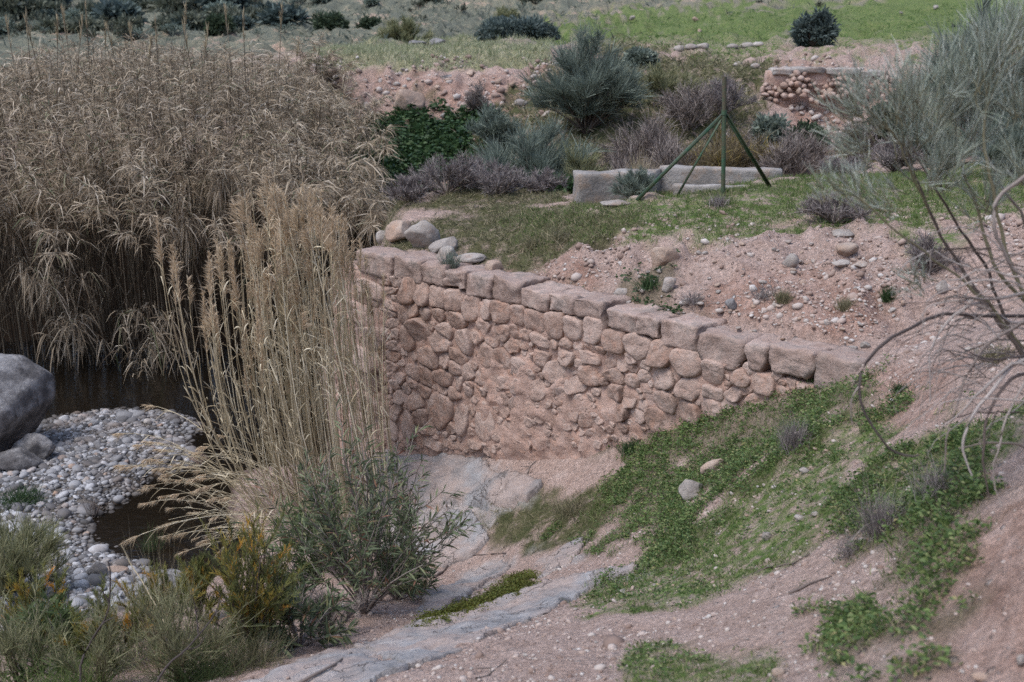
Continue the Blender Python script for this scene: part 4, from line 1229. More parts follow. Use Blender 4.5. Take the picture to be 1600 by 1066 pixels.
# tall flowering canes standing clear of the thicket, one by one
CANES = [(40, 95, 12, 62), (100, 85, 22, 60), (128, 60, 34, 66), (205, 60, 58, 60), (250, 35, 72, 80), (290, 55, 92, 60), (420, 25, 112, 80), (455, 5, 128, 88), 
         (490, 110, 150, 40), (675, 158, 190, 30), (740, 95, 205, 60), (782, 120, 222, 40), (848, 90, 238, 60), (930, 0, 265, 110), (950, 90, 268, 60), (1145, 90, 322, 70),
         (1310, 20, 360, 90), (1330, 60, 366, 70), (1465, 0, 392, 100), (1520, 180, 425, 40)]
cane_lib = {}
for i, (zx, zy, _, ln) in enumerate(CANES):
    px, py = zx / 3.553, zy / 3.553
    d = 27.0 + (i * 37 % 11) * .25
    top = at_d(px, py, d)
    gz = ground_at(top[0] + .15, d)
    Hc = top[2] - gz
    v = i % 5
    if v not in cane_lib:
        r0 = RNG.normal(0, .12, 2)
        p = cane_paths(np.zeros((1, 3)), np.array([1.0]), np.array([[-.09 + .05 * v, .0]]), 9)
        a = Soup(); a.add(*tubes(p * np.array([5, 5, 5.0]), np.linspace(.014, .005, 9)[None, :], 5))
        b = Soup()
        Q, T = along(p * 5, RNG.uniform(.90, 1, (1, 34))); Q = Q[0]
        b.add(*ribbons(Q, np.array([0, 0, 1.0]) + RNG.normal(0, .09, (34, 3)), RNG.uniform(.10, .25, 34), .012, .02, 2, LEAF, .08))
        c = Soup()
        Q, T = along(p * 5, RNG.uniform(.3, .85, (1, 22))); Q = Q[0]
        c.add(*ribbons(Q, np.array([0, 0, .6]) + RNG.normal(0, .6, (22, 3)), RNG.uniform(.35, .6, 22), .03, .8, 3, LEAF, .1))
        cane_lib[v] = (a.mesh('stalk'), b.mesh('plume'), c.mesh('leaf_blades'))
    t = thing('giant_cane', 'tall dead giant cane with a narrow plume rising above the brown thicket', 'cane', (top[0], d, gz), RNG.uniform(-.6, .6), 'tall plumed canes rising above the thicket')
    sc = Hc / 5.0
    t.scale = (sc, sc, sc)
    link('stalk', cane_lib[v][0], M_CANESTEM, t); link('plume', cane_lib[v][1], M_STRAWTUFT, t); link('leaf_blades', cane_lib[v][2], M_CANE, t)['kind'] = 'stuff'

# ------------------------------------------------------------------ the reed clump by the wall
clump_o = thing('reed_clump', 'tall straw coloured clump of feathery plumed reeds before the left end of the wall', 'reeds', tuple(at_d(480, 790, 16.6)))
CORG = np.array(clump_o.location)
def reed_path(kind, K=10):
    t = np.linspace(0, 1, K)
    j = RNG.uniform(-1, 1)
    if kind == 'up':
        x = -.10 * t + .06 * j * t ** 2; z = t
    elif kind == 'lean':           # leaves the base at a slant and curves upright
        am = RNG.uniform(.04, .34); x = -am * (1 - (1 - t) ** 2.1) - .03 * j * t; z = (.28 + .5 * (.62 - am)) * t + (.50 + .06 * j) * t ** 1.9
    elif kind == 'arch':           # slants and nods over
        x = -.62 * t - .14 * t ** 2; z = .78 * t - .36 * t ** 2.4
    else:                          # lies out low over the water
        x = -.95 * t; z = .30 * t - .30 * t ** 2 + .02 * j
    y = .05 * RNG.uniform(-1, 1) * t ** 2
    return np.stack([x, y, z], -1)

def plume_soup(path, L):
    """Feathery head: fine strands swept to one side along the last stretch of the stalk."""
    b = Soup()
    n = int(RNG.uniform(60, 120))
    tt = RNG.uniform(1 - L, 1, (1, n))
    Q, T = along(path[None], tt); Q, T = Q[0], T[0]
    sw = unit(RNG.normal(size=3) * np.array([1, 1, .2]))
    D = T * .9 + sw * RNG.uniform(.1, .55) + RNG.normal(0, RNG.uniform(.14, .30), (n, 3))
    ln = RNG.uniform(.12, .29, n) * (1.15 - (tt[0] - (1 - L)) / L * .6)
    b.add(*ribbons(Q, D, ln, RNG.uniform(.007, .014, n), .35, 2, LEAF, .15))
    return b

reed_lib = []
for kind, cnt in (('up', 9), ('lean', 14), ('arch', 6), ('low', 5)):
    for v in range(cnt):
        L0 = 4.0
        p = reed_path(kind) * L0
        a = Soup(); a.add(*tubes(p[None], np.linspace(.0095, .0045, 10)[None, :], 5))
        b = plume_soup(p, RNG.uniform(.05, .11))
        c = Soup()
        nl = int(RNG.uniform(5, 14))
        Q, T = along(p[None], RNG.uniform(.35, .92, (1, nl))); Q, T = Q[0], T[0]
        c.add(*ribbons(Q, T + RNG.normal(0, .35, (nl, 3)), RNG.uniform(.2, .45, nl), RNG.uniform(.012, .022, nl), RNG.uniform(.1, .7, nl), 3, LEAF, .12))
        reed_lib.append((kind, a.mesh('reed_stalk'), b.mesh('plume'), c.mesh('leaf_blades')))
kinds = {k: [r for r in reed_lib if r[0] == k] for k in ('up', 'lean', 'arch', 'low')}
def add_reed(kind, bx, by, size, rz):
    a = kinds[kind][random.randrange(len(kinds[kind]))]
    o = link('reed_stalk', a[1], M_REED, clump_o)
    z = ground_at(bx, by) - .05
    o.location = (bx - CORG[0], by - CORG[1], z - CORG[2])
    o.rotation_euler = (random.gauss(0, .02), random.gauss(0, .02), rz); o.scale = (size, size, size)
    if random.random() < .86: link('plume', a[2], M_PLUME, o)['kind'] = 'stuff'
    link('leaf_blades', a[3], M_REED, o)['kind'] = 'stuff'
for i in range(128):
    f = random.random() ** .8
    px = 424 + 190 * f + random.gauss(0, 8)
    d = random.uniform(16.4, 18.0)
    a_, _ = ratios(px, 760)
    topy = np.interp(px, [400, 440, 480, 540, 580, 605], [318, 290, 276, 288, 330, 400]) + abs(random.gauss(0, 62))
    g = ground_at(a_ * d, d)
    Hh = float(at_d(px, topy, d)[2]) - g
    add_reed('up', float(a_ * d), d, Hh / 4.0, random.gauss(0, .5))
for i in range(100):
    px = random.uniform(400, 560); d = random.uniform(16.2, 17.6)
    a_, _ = ratios(px, 780)
    add_reed('lean', float(a_ * d), d, random.uniform(.55, 1.12), random.gauss(.1, .30))
for i in range(44):
    px = random.uniform(370, 520); d = random.uniform(15.9, 17.2)
    a_, _ = ratios(px, 800)
    add_reed('arch', float(a_ * d), d, random.uniform(.42, .72), random.gauss(.1, .4))
for i in range(30):
    px = random.uniform(420, 520); d = random.uniform(15.6, 16.8)
    a_, _ = ratios(px, 820)
    add_reed('low', float(a_ * d), d, random.uniform(.30, .60), random.gauss(.1, .75))
# dead litter at its foot
sp = Soup()
n = 1500
Q = np.stack([RNG.normal(-2.95, .6, n), RNG.normal(16.6, .6, n), np.zeros(n)], -1); Q[:, 2] = height(Q[:, 0], Q[:, 1]) + RNG.uniform(0, .5, n) ** 1.5
sp.add(*ribbons(Q, RNG.normal(size=(n, 3)) * np.array([1, 1, .5]) + np.array([0, 0, .5]), RNG.uniform(.2, .6, n), .013, .5, 3, LEAF, .2))
sp.obj('leaf_litter', M_CANE, clump_o)['kind'] = 'stuff'

# ------------------------------------------------------------------ shrubs
def bush_stems(H, R, n_main, n_sub, bend=.25, up=1.0, r0=.02, seed=0):
    """Main stems from the foot, each with side branches; returns both sets of curves (local)."""
    az = RNG.uniform(0, 6.283, n_main); rad = np.sqrt(RNG.random(n_main))
    tip = np.stack([np.cos(az) * rad * R, np.sin(az) * rad * R, H * (1 - .55 * rad ** 2) * RNG.uniform(.75, 1.05, n_main)], -1)
    t = np.linspace(0, 1, 6)
    ctl = tip * np.array([.35, .35, .55]) + RNG.normal(0, bend * R * .25, (n_main, 3))
    main = (1 - t)[None, :, None] ** 2 * 0 + 2 * (t * (1 - t))[None, :, None] * ctl[:, None] + (t ** 2)[None, :, None] * tip[:, None]
    Q, T = along(main, RNG.uniform(.3, .98, (n_main, n_sub)))
    Q, T = Q.reshape(-1, 3), T.reshape(-1, 3)
    D = unit(T + rvec(len(Q)) * .75 + np.array([0, 0, .35 * up]))
    L = RNG.uniform(.15, .38, len(Q)) * H
    t4 = np.linspace(0, 1, 4)
    sub = Q[:, None] + D[:, None] * (L[:, None] * t4)[..., None] + RNG.normal(0, .02 * H, (len(Q), 4, 3)) * (t4 ** 1)[None, :, None]
    return main, sub

SHRUB_LIB = {}
def shrub_meshes(style, H, R, dens=1.0, fine=1.0):
    """Stem mesh and foliage mesh of one shrub, in metres about its foot."""
    dens, fine = dens * .85, fine * 1.12
    st, fo = Soup(), Soup()
    if style in ('broom', 'broomfar', 'olive'):
        main, sub = bush_stems(H * .8, R * .8, int(12 + 8 * dens), 9)
        st.add(*tubes(main, np.linspace(.018, .005, 6)[None, :] * np.ones((len(main), 1)) * max(H, .6) / 1.4, 4))
        st.add(*tubes(sub, np.linspace(.006, .003, 4)[None, :] * np.ones((len(sub), 1)) * max(H, .6) / 1.4, 3))
        m = int(26 * dens)
        Q, T = along(sub, RNG.uniform(.2, 1, (len(sub), m))); Q, T = Q.reshape(-1, 3), T.reshape(-1, 3)
        fo.add(*ribbons(Q, T + rvec(len(Q)) * .75 + np.array([0, 0, .5]), RNG.uniform(.07, .24, len(Q)) * H, .006 * fine * RNG.uniform(.6, 1.4, len(Q)), .08, 2 if style == 'broom' else 1, STICK, .08))
    elif style in ('twig', 'heap'):
        main, sub = bush_stems(H * .9, R * .85, int(16 * dens), 12, .5)
        st.add(*tubes(main, np.linspace(.014, .004, 6)[None, :] * np.ones((len(main), 1)) * fine, 4))
        m = 13
        Q, T = along(sub, RNG.uniform(.1, 1, (len(sub), m))); Q, T = Q.reshape(-1, 3), T.reshape(-1, 3)
        fo.add(*ribbons(Q, T + rvec(len(Q)) * .8 + np.array([0, 0, .3]), RNG.uniform(.1, .26, len(Q)) * max(H, .5), .006 * fine, .05, 1, STICK, .15))
        fo.add(*tubes(sub, np.linspace(.005, .003, 4)[None, :] * np.ones((len(sub), 1)) * fine, 3))
    elif style == 'dense':
        main, sub = bush_stems(H * .75, R * .75, int(10 * dens + 6), 8)
        st.add(*tubes(main, np.linspace(.04, .01, 6)[None, :] * np.ones((len(main), 1)) * H, 4))
        nl = int(5200 * dens); nc = 38
        cz = RNG.random(nc) * .95; az = RNG.uniform(0, 6.283, nc)
        cc = np.stack([np.cos(az) * R * .78 * np.sqrt(1 - (cz * .95) ** 2), np.sin(az) * R * .78 * np.sqrt(1 - (cz * .95) ** 2), H * (.22 + .62 * cz)], -1) * RNG.uniform(.72, 1.08, (nc, 1))
        ci = RNG.integers(0, nc, nl)
        dr = rvec(nl)
        Q = cc[ci] + dr * np.array([R * .30, R * .30, H * .22]) * (RNG.random((nl, 1)) ** .6) * RNG.uniform(.45, 1.5, (nc, 1))[ci]
        Q[:, 2] = np.maximum(Q[:, 2], .03 * H)
        fo.add(*ribbons(Q, dr + rvec(nl) * .7 + np.array([0, 0, .3]), RNG.uniform(.04, .085, nl) * fine, .03 * fine, .1, 1, STICK))
    elif style == 'tuft':
        n = int(420 * dens)
        D = np.concatenate([RNG.normal(0, .55 * R / max(H, .01), (n, 2)), np.ones((n, 1))], 1)
        P = np.concatenate([RNG.normal(0, R * .25, (n, 2)), np.zeros((n, 1))], 1)
        fo.add(*ribbons(P, D, RNG.uniform(.6, 1.15, n) * H, .005 * fine, RNG.uniform(.0, .35, n), 2, BLADE, .15))
        main, _ = bush_stems(H * .5, R * .4, 6, 2)
        st.add(*tubes(main, np.linspace(.004, .002, 6)[None, :] * np.ones((6, 1)) * fine, 3))
    elif style == 'oleander':
        main, sub = bush_stems(H, R, int(22 * dens), 5, .2, 1.4)
        st.add(*tubes(main, np.linspace(.013, .004, 6)[None, :] * np.ones((len(main), 1)), 5))
        st.add(*tubes(sub, np.linspace(.005, .003, 4)[None, :] * np.ones((len(sub), 1)), 4))
        for pth, lo, m in ((main, .4, 24), (sub, .15, 13)):
            Q, T = along(pth, RNG.uniform(lo, 1, (len(pth), m))); Q, T = Q.reshape(-1, 3), T.reshape(-1, 3)
            fo.add(*ribbons(Q, T * .8 + unit(np.cross(T, rvec(len(Q)))) * .8, RNG.uniform(.09, .17, len(Q)), RNG.uniform(.015, .025, len(Q)), .12, 2, LEAF))
    elif style == 'feathery':
        main, sub = bush_stems(H, R * .8, int(16 * dens), 11, .2, 1.3)
        st.add(*tubes(main, np.linspace(.011, .003, 6)[None, :] * np.ones((len(main), 1)), 4))
        Q, T = along(sub, RNG.uniform(.1, 1, (len(sub), 46))); Q, T = Q.reshape(-1, 3), T.reshape(-1, 3)
        lev = np.clip(np.repeat(RNG.normal(.42, .26, len(sub)), 46) + RNG.normal(0, .07, len(Q)), 0, 1)
        fo.add(*ribbons(Q, T + rvec(len(Q)) * .8 + np.array([0, 0, .4]), RNG.uniform(.03, .075, len(Q)), .008, .0, 1, STICK, .1, lev))
        st.add(*tubes(sub, np.linspace(.004, .002, 4)[None, :] * np.ones((len(sub), 1)), 3))
    return st.mesh('stems'), fo.mesh('foliage')

def shrub(name, label, cat, px, py, d, h_px, w_px, style, mats, dens=1.0, fine=1.0, group=None, lib=None, pos=None):
    """A shrub whose foot stands on the ground seen at a pixel; its size is measured in pixels at its distance."""
    p = hit(px, py) if d is None else at_d(px, py, d)
    if d is not None: p[2] = ground_at(p[0], p[1])
    if pos is not None: p = np.array(pos)
    depth = p[1] * CP - p[2] * SP
    H, R = h_px * depth / F_PX, w_px * depth / F_PX / 2
    o = thing(name, label, cat, tuple(p - np.array([0, 0, .03])), RNG.uniform(0, 6.28), group)
    if lib and lib in SHRUB_LIB:
        a, b, H0, R0 = SHRUB_LIB[lib]
        o.scale = (R / R0, R / R0, H / H0)
    else:
        a, b = shrub_meshes(style, H, R, dens, fine)
        if lib: SHRUB_LIB[lib] = (a, b, H, R)
    link('stems', a, mats[0], o)['kind'] = 'stuff'
    link('foliage', b, mats[1], o)['kind'] = 'stuff'
    return o

BR, TW = (M_BARK, M_BROOMFAR), (M_TWIG, M_TWIG)
# on the far side, from the terrace to the hill
shrub('broom_shrub', 'large rounded blue green broom shrub at the right end of the stony bank', 'shrub', 915, 208, 30.5, 158, 170, 'broomfar', BR, 2.7, 2.3)
shrub('broom_shrub', 'pale loose green broom shrub standing in the hollow below the stony bank', 'shrub', 830, 292, 26.0, 155, 240, 'broomfar', (M_BARK, M_BROOMFAR), 2.3, 2.2)
shrub('broom_shrub', 'small pale broom shrub beside the bare bush on the stony bank', 'shrub', 770, 225, 30, 75, 90, 'broomfar', BR, 1.2, 2.4)
shrub('evergreen_shrub', 'wide dark blue green evergreen shrub behind the flat terrace', 'shrub', 812, 76, 50, 52, 128, 'dense', (M_BARK, M_DARKLEAF), 2.0, 2.6)
shrub('evergreen_shrub', 'dark rounded evergreen shrub on the mound above the broken stone wall', 'shrub', 1270, 86, 39.5, 54, 64, 'dense', (M_BARK, M_DARKLEAF), 1.3, 2.2)
shrub('broom_shrub', 'wide olive broom shrub beside the dark rocks behind the terrace', 'shrub', 632, 84, 56, 52, 105, 'olive', (M_BARK, M_OLIVEBR), 1.6, 4.0)
shrub('broom_shrub', 'faint grey broom behind the wide dark evergreen shrub', 'shrub', 790, 45, 66, 42, 60, 'olive', (M_BARK, M_OLIVEBR), 1.2, 4.5)
shrub('evergreen_shrub', 'round dark green shrub on the hill above the cane thicket', 'shrub', 344, 56, 66, 36, 42, 'dense', (M_BARK, M_DARKGREEN), .8, 2.8)
shrub('evergreen_shrub', 'larger of the two dark green shrubs side by side on the hill', 'shrub', 517, 48, 72, 32, 58, 'dense', (M_BARK, M_DARKGREEN), .8, 3.0)
shrub('evergreen_shrub', 'smaller of the two dark green shrubs side by side on the hill', 'shrub', 578, 40, 74, 22, 34, 'dense', (M_BARK, M_DARKGREEN), .5, 3.0)
shrub('twiggy_bush', 'bare grey bush on the upper part of the stony bank', 'shrub', 748, 152, 33, 55, 60, 'twig', TW, 1.0, 1.6)
for (x, y, d, h, w_, lab) in [(1060, 262, 25.2, 105, 130, 'grey leafless thicket of fine twigs behind the concrete trough'),
                              (1125, 265, 24.6, 110, 120, 'leafless thicket with a few yellow leaves behind the green post'),
                              (1190, 268, 24.8, 85, 110, 'low brown leafless bush to the right of the green post'),
                              (1010, 240, 27.5, 120, 120, 'tall grey leafless bush beside the large blue green broom'),
                              (1075, 190, 30, 70, 140, 'grey scrub on the slope above the leafless thicket'),
                              (1250, 255, 26, 80, 90, 'pale bare twigs leaning below the broken stone wall')]:
    o = shrub('leafless_bush', lab, 'bush', x, y, d, h, w_, 'twig', (M_TWIG, M_TWIGLEAF if 'yellow' in lab or 'brown' in lab else M_TWIG), 1.7, 1.8)
for (x, y, d, h, w_, st_, m_, lab) in [(1320, 268, 22.5, 40, 100, 'heap', M_GREYTUFT, 'low grey scrub left of the near broom behind the grass plateau'), (1395, 262, 22.8, 55, 110, 'heap', M_GREYTUFT, 'grey scrub seen through the near broom behind the grass plateau'),
        (690, 300, 25.5, 70, 110, 'broomfar', M_BROOMFAR, 'grey green scrub beside the dark weeds below the stony bank'), (900, 285, 25.5, 110, 120, 'broomfar', M_OLIVEBR, 'shaded olive scrub under the large blue green broom'),
        (1040, 160, 31.5, 70, 120, 'broomfar', M_OLIVEBR, 'olive scrub on the slope right of the large blue green broom'), (1130, 170, 30.5, 60, 110, 'heap', M_GREYTUFT, 'grey dry scrub on the slope above the green post'),
        (1150, 235, 26.5, 100, 160, 'twig', M_TWIG, 'dense grey twigs filling the hollow behind the green post'), (985, 268, 24.8, 90, 110, 'twig', M_TWIG, 'grey twigs behind the left end of the concrete trough'),
        (1235, 268, 24.2, 75, 110, 'twig', M_TWIG, 'grey twigs at the right end of the concrete trough'), (1000, 100, 36, 34, 60, 'dense', M_BROOMFAR, 'small grey bush on the broken stony rim beside the broom'),
        (1340, 235, 27.5, 60, 110, 'twig', M_TWIG, 'brown leafless bush below the right part of the broken wall'), (760, 320, 23.5, 55, 140, 'heap', M_GREYTUFT, 'grey dry brush in front of the pale green broom')]:
    shrub('scrub_bush', lab, 'bush', x, y, d, h, w_, st_, (M_TWIG, m_), 1.5, 1.8)
shrub('dark_bush', 'small dark green bush at the foot of the broken stone wall', 'shrub', 1262, 205, 29.5, 40, 60, 'dense', (M_BARK, M_DARKGREEN), .7, 1.7)
shrub('dark_bush', 'low grey green bush left of the broken stone wall', 'shrub', 1205, 195, 29.8, 50, 60, 'dense', (M_BARK, M_BROOMFAR), .7, 1.7)
shrub('dark_bush', 'dark bush in the shade to the right of the broken stone wall', 'shrub', 1390, 230, 28, 75, 90, 'dense', (M_BARK, M_DARKGREEN), .9, 1.7)
shrub('dark_bush', 'dark green bush low in the hollow left of the concrete trough', 'shrub', 880, 290, 24.3, 60, 80, 'dense', (M_BARK, M_WEEDDARK), .8, 1.6)
shrub('dark_bush', 'brown shaded bush between the broom shrubs and the leafless thicket', 'shrub', 955, 255, 26.5, 90, 90, 'twig', (M_TWIG, M_BARK), 1.4, 2.0)
shrub('grass_tuft', 'tall dry straw tuft growing against the concrete trough', 'grass tuft', 1000, 278, 22.3, 70, 50, 'tuft', (M_TWIG, M_STRAWTUFT), .9, 2.2)
shrub('broom_shrub', 'small grey green broom in front of the concrete trough', 'shrub', 990, 304, 20.0, 62, 84, 'broom', (M_TWIG, M_BROOMFAR), 1.4, 1.3)
for (x, y, d, h, w_, lab) in [(700, 335, 22.2, 62, 150, 'dry grey brushwood at the edge of the plateau beside the weeds'), (775, 325, 22.0, 45, 130, 'low dry grey brush on the plateau edge between brushwood and grass'),
                              (845, 312, 22.6, 38, 100, 'low dry scrub by the left end of the concrete trough'), (640, 340, 21.8, 45, 90, 'brown scrub behind the pale rocks at the left end of the wall')]:
    shrub('dry_brush', lab, 'brush', x, y, d, h, w_, 'heap', (M_TWIG, M_GREYTUFT), 1.6, 1.5)
shrub('dry_brush', 'wide grey twig heap lying on the grass plateau right of the green post', 'brush', 1300, 352, 17.0, 48, 150, 'heap', (M_TWIG, M_GREYTUFT), 1.8, 1.2)
shrub('dry_brush', 'small dark grey bush at the right edge of the bare bank', 'brush', 1455, 388, 14.9, 58, 85, 'heap', (M_TWIG, M_GREYTUFT), 1.6, 1.0)
shrub('grass_tuft', 'tiny dry grass tuft at the foot of the green post', 'grass tuft', 1122, 322, None, 26, 50, 'tuft', (M_TWIG, M_GREYTUFT), .6, 1.4)
# top right, out of focus
shrub('broom_shrub', 'tall olive broom shrub at the top right behind the grey green broom', 'shrub', 1540, 205, 24, 235, 210, 'olive', (M_BARK, M_BROOMFAR), 2.3, 2.5)
shrub('broom_shrub', 'grey broom shrub low behind the near broom at the right', 'shrub', 1570, 285, 20.5, 110, 170, 'broom', (M_BARK, M_BROOMFAR), 2.2, 1.6)
shrub('broom_shrub', 'grey green broom shrub to the right of the dark bush', 'shrub', 1450, 262, 23, 75, 110, 'broom', (M_BARK, M_BROOMFAR), 1.6, 1.8)
shrub('dark_bush', 'dark brown bush in the shade below the tall olive broom', 'shrub', 1540, 240, 25, 80, 130, 'twig', (M_BARK, M_BARK), 1.8, 2.2)
# low scrub dotted over the far hill
k = 0
for i in range(900):
    px = random.uniform(-20, 1500) if random.random() < .6 else random.uniform(-20, 480); py = random.uniform(-25, 62)
    if px > 880 and random.random() < .8: continue
    if 440 < px < 880 and py > 52: continue
    p = hit(px, py, 50)
    if p[1] < 52: continue
    w_ = random.uniform(14, 40) * (1.6 if px < 460 else 1.0); 
    v = 'abcdeedced'[k % 10]
    st_ = 'dense' if v in 'abc' else 'olive'
    shrub('hill_scrub', 'low grey green scrub bush dotting the far hillside', 'bush', px, py, None, w_ * random.uniform(.28, .55), w_, st_, (M_BARK, {'a': M_DARKLEAF, 'b': M_BROOMFAR, 'c': M_HILLBUSH, 'd': M_HILLBUSH, 'e': M_BROOMFAR}[v]), .22, 5.0, 'low scrub bushes dotting the far hillside', 'hill' + v, pos=p)
    k += 1
    if k >= 170: break
# on the near slope
shrub('grass_tuft', 'purplish grey dry tuft among bright weeds below the right end of the wall', 'grass tuft', 1240, 700, None, 62, 70, 'tuft', (M_TWIG, M_GREYTUFT), 1.2, .8)
shrub('grass_tuft', 'large grey dry tuft in the middle of the near grass slope', 'grass tuft', 1378, 835, None, 95, 110, 'tuft', (M_TWIG, M_GREYTUFT), 1.2, .7)
shrub('grass_tuft', 'low mauve dry tuft beside the large grey tuft on the near slope', 'grass tuft', 1335, 862, None, 45, 100, 'tuft', (M_TWIG, M_GREYTUFT), 1.0, .6)
shrub('grass_tuft', 'wispy grey tuft under the bare branches of the near broom', 'grass tuft', 1470, 770, None, 70, 120, 'tuft', (M_TWIG, M_GREYTUFT), 1.0, .6)
shrub('grass_tuft', 'dry grey brown tuft low between the ledge and the weeds', 'grass tuft', 900, 800, None, 40, 120, 'tuft', (M_TWIG, M_DRYGRASS), 1.2, 1.0)
for (x, y, h, w_, m_, lab) in [(930, 392, 34, 80, M_DRYGRASS, 'dark dry tuft hanging from the grass edge left on the bank'), (1015, 448, 30, 60, M_WEEDDARK, 'green tuft among rocks on the left of the bare bank'), (1085, 470, 26, 70, M_GREYTUFT, 'small grey tuft low on the bare bank above the coping'),
        (1200, 462, 30, 80, M_GREYTUFT, 'grey dry tuft in the middle of the bare bank'), (1225, 470, 26, 36, M_DRYGRASS, 'green grey tuft right of the grey dry tuft on the bank'), (1388, 468, 30, 34, M_WEEDDARK, 'round green tuft on the right of the bare bank'),
        (1322, 482, 26, 40, M_DRYGRASS, 'thin greenish tuft on the bare bank near the last coping blocks'), (1410, 610, 22, 50, M_WEEDDARK, 'green tuft on the bare slope right of the end of the wall'), (880, 372, 30, 90, M_DRYGRASS, 'dry grass clump on the grassy bank edge at the centre'),
        (1560, 560, 40, 110, M_DRYGRASS, 'greenish dry tuft behind the bare branches of the near broom'), (985, 705, 30, 60, M_WEEDDARK, 'dark green tuft at the upper end of the weeds near the wall foot'), (835, 385, 30, 70, M_DRYGRASS, 'dry tuft above the coping left of the eroded face')]:
    shrub('grass_tuft', lab, 'grass tuft', x, y, None, h, w_, 'tuft', (M_TWIG, m_), .8, 1.2)
shrub('grass_tuft', 'thin grey tuft hanging over the coping near the left end of the wall', 'grass tuft', 703, 428, 18.05, 42, 40, 'tuft', (M_TWIG, M_BROOMFAR), 1.0, 1.4, pos=at_d(703, 424, 17.75))
# by the stream in front
shrub('oleander_bush', 'large leafy green oleander bush at the edge of the rock ledge', 'bush', 572, 1005, 11.6, 270, 300, 'oleander', (M_TWIG, M_OLEANDER), 1.8)
shrub('oleander_bush', 'slim oleander shoots rising before the foot of the wall', 'bush', 632, 935, 13.0, 225, 100, 'oleander', (M_TWIG, M_OLEANDER), .55)
shrub('oleander_bush', 'leafy green bush at the foot of the reed clump', 'bush', 505, 880, 14.0, 130, 200, 'oleander', (M_TWIG, M_FRESH), 1.2)
shrub('oleander_bush', 'pale green leafy shoots between the yellow bush and the oleander', 'bush', 480, 985, 11.6, 130, 130, 'oleander', (M_TWIG, M_FRESH), .6)
shrub('tamarisk_bush', 'tall feathery yellowing bush with orange tufts left of the oleander', 'bush', 395, 1025, 9.7, 225, 160, 'feathery', (M_BARK, M_YELLOW), 1.5)
shrub('tamarisk_bush', 'small feathery yellow bush near the dark stream water', 'bush', 312, 945, 11.4, 110, 85, 'feathery', (M_BARK, M_YELLOW), .9)
shrub('tamarisk_bush', 'olive and yellow feathery bush behind the straw grass tuft', 'bush', 245, 985, 10.6, 120, 150, 'feathery', (M_BARK, M_YELLOW), 1.2)
shrub('tamarisk_bush', 'greenish feathery bush at the left edge below the dark broom', 'bush', 55, 1005, 10.6, 130, 190, 'feathery', (M_BARK, M_YELLOW), 1.2)
shrub('tamarisk_bush', 'sparse orange tipped bush at the lower left before the gravel', 'bush', 175, 1010, 9.9, 130, 200, 'feathery', (M_BARK, M_YELLOW), .9)
shrub('broom_shrub', 'grey green broom shrub of fine upright stems at the bottom left', 'shrub', 285, 1080, 9.2, 200, 210, 'broom', (M_GREENSTEM, M_OLIVEBR), .4, .7)
shrub('broom_shrub', 'dark olive broom shrub in the bottom left corner', 'shrub', 30, 1080, 9.6, 180, 240, 'broom', (M_GREENSTEM, M_OLIVEBR), .55, .8)
shrub('broom_shrub', 'olive broom shrub between the corner shrub and the yellow bush', 'shrub', 160, 1095, 9.2, 150, 220, 'broom', (M_GREENSTEM, M_OLIVEBR), .4, .8)
shrub('grass_tuft', 'fine grey green grass at the bottom edge below the yellow bush', 'grass tuft', 390, 1070, 9.3, 85, 190, 'tuft', (M_TWIG, M_DRYGRASS), 1.5, .8)
shrub('oleander_bush', 'low leafy oleander branches at the bottom edge left of the path', 'bush', 470, 1040, 10.0, 100, 200, 'oleander', (M_TWIG, M_OLEANDER), 1.0)
shrub('leafless_bush', 'low tangle of dark twigs under the oleander at the edge of the path', 'bush', 520, 1015, 10.4, 60, 220, 'heap', (M_BARK, M_TWIG), 1.2, .8)
shrub('grass_tuft', 'grey green grass tangle below the straw tuft at the bottom edge', 'grass tuft', 320, 1065, 9.2, 100, 230, 'tuft', (M_TWIG, M_FRESH), 2.0, .9)
shrub('grass_tuft', 'dry grass tangle at the foot of the yellow bush', 'grass tuft', 345, 1030, 10.2, 80, 220, 'tuft', (M_TWIG, M_DRYGRASS), 2.0, .9)
shrub('grass_tuft', 'light green grass behind the corner broom shrubs', 'grass tuft', 90, 1010, 10.8, 90, 320, 'tuft', (M_TWIG, M_FRESH), 2.4, .9)
shrub('grass_tuft', 'dry grass at the foot of the slim oleander shoots', 'grass tuft', 628, 925, 12.9, 60, 110, 'tuft', (M_TWIG, M_DRYGRASS), 1.4, .9)
shrub('oleander_bush', 'low oleander leaves under the slim oleander shoots', 'bush', 622, 950, 12.4, 90, 110, 'oleander', (M_TWIG, M_OLEANDER), .7)
shrub('grass_tuft', 'wide tangle of green grass blades along the bottom left edge', 'grass tuft', 110, 1080, 9.0, 95, 330, 'tuft', (M_TWIG, M_GRASS), 2.4, .9)
shrub('oleander_bush', 'leafy green shoots low in the bottom left corner', 'bush', 95, 1050, 9.9, 110, 240, 'oleander', (M_TWIG, M_FRESH), .9)
shrub('grass_tuft', 'tall straw grass tuft rising between the broom shrubs', 'grass tuft', 250, 1040, 9.9, 210, 190, 'tuft', (M_TWIG, M_STRAWTUFT), .6, .9)
shrub('broom_shrub', 'dark grey green broom shrub at the left edge before the gravel', 'shrub', 15, 935, 13.6, 150, 210, 'olive', (M_BARK, M_OLIVEBR), 2.2, 1.0)
shrub('dark_bush', 'green weeds on the pebbles in front of the grey boulder', 'bush', 35, 800, 17.2, 36, 110, 'tuft', (M_TWIG, M_WEEDDARK), 1.6, 1.6)
shrub('grass_tuft', 'dry brown dead weed standing on the gravel bar', 'grass tuft', 145, 805, None, 42, 30, 'tuft', (M_TWIG, M_TWIG), .25, 1.2)
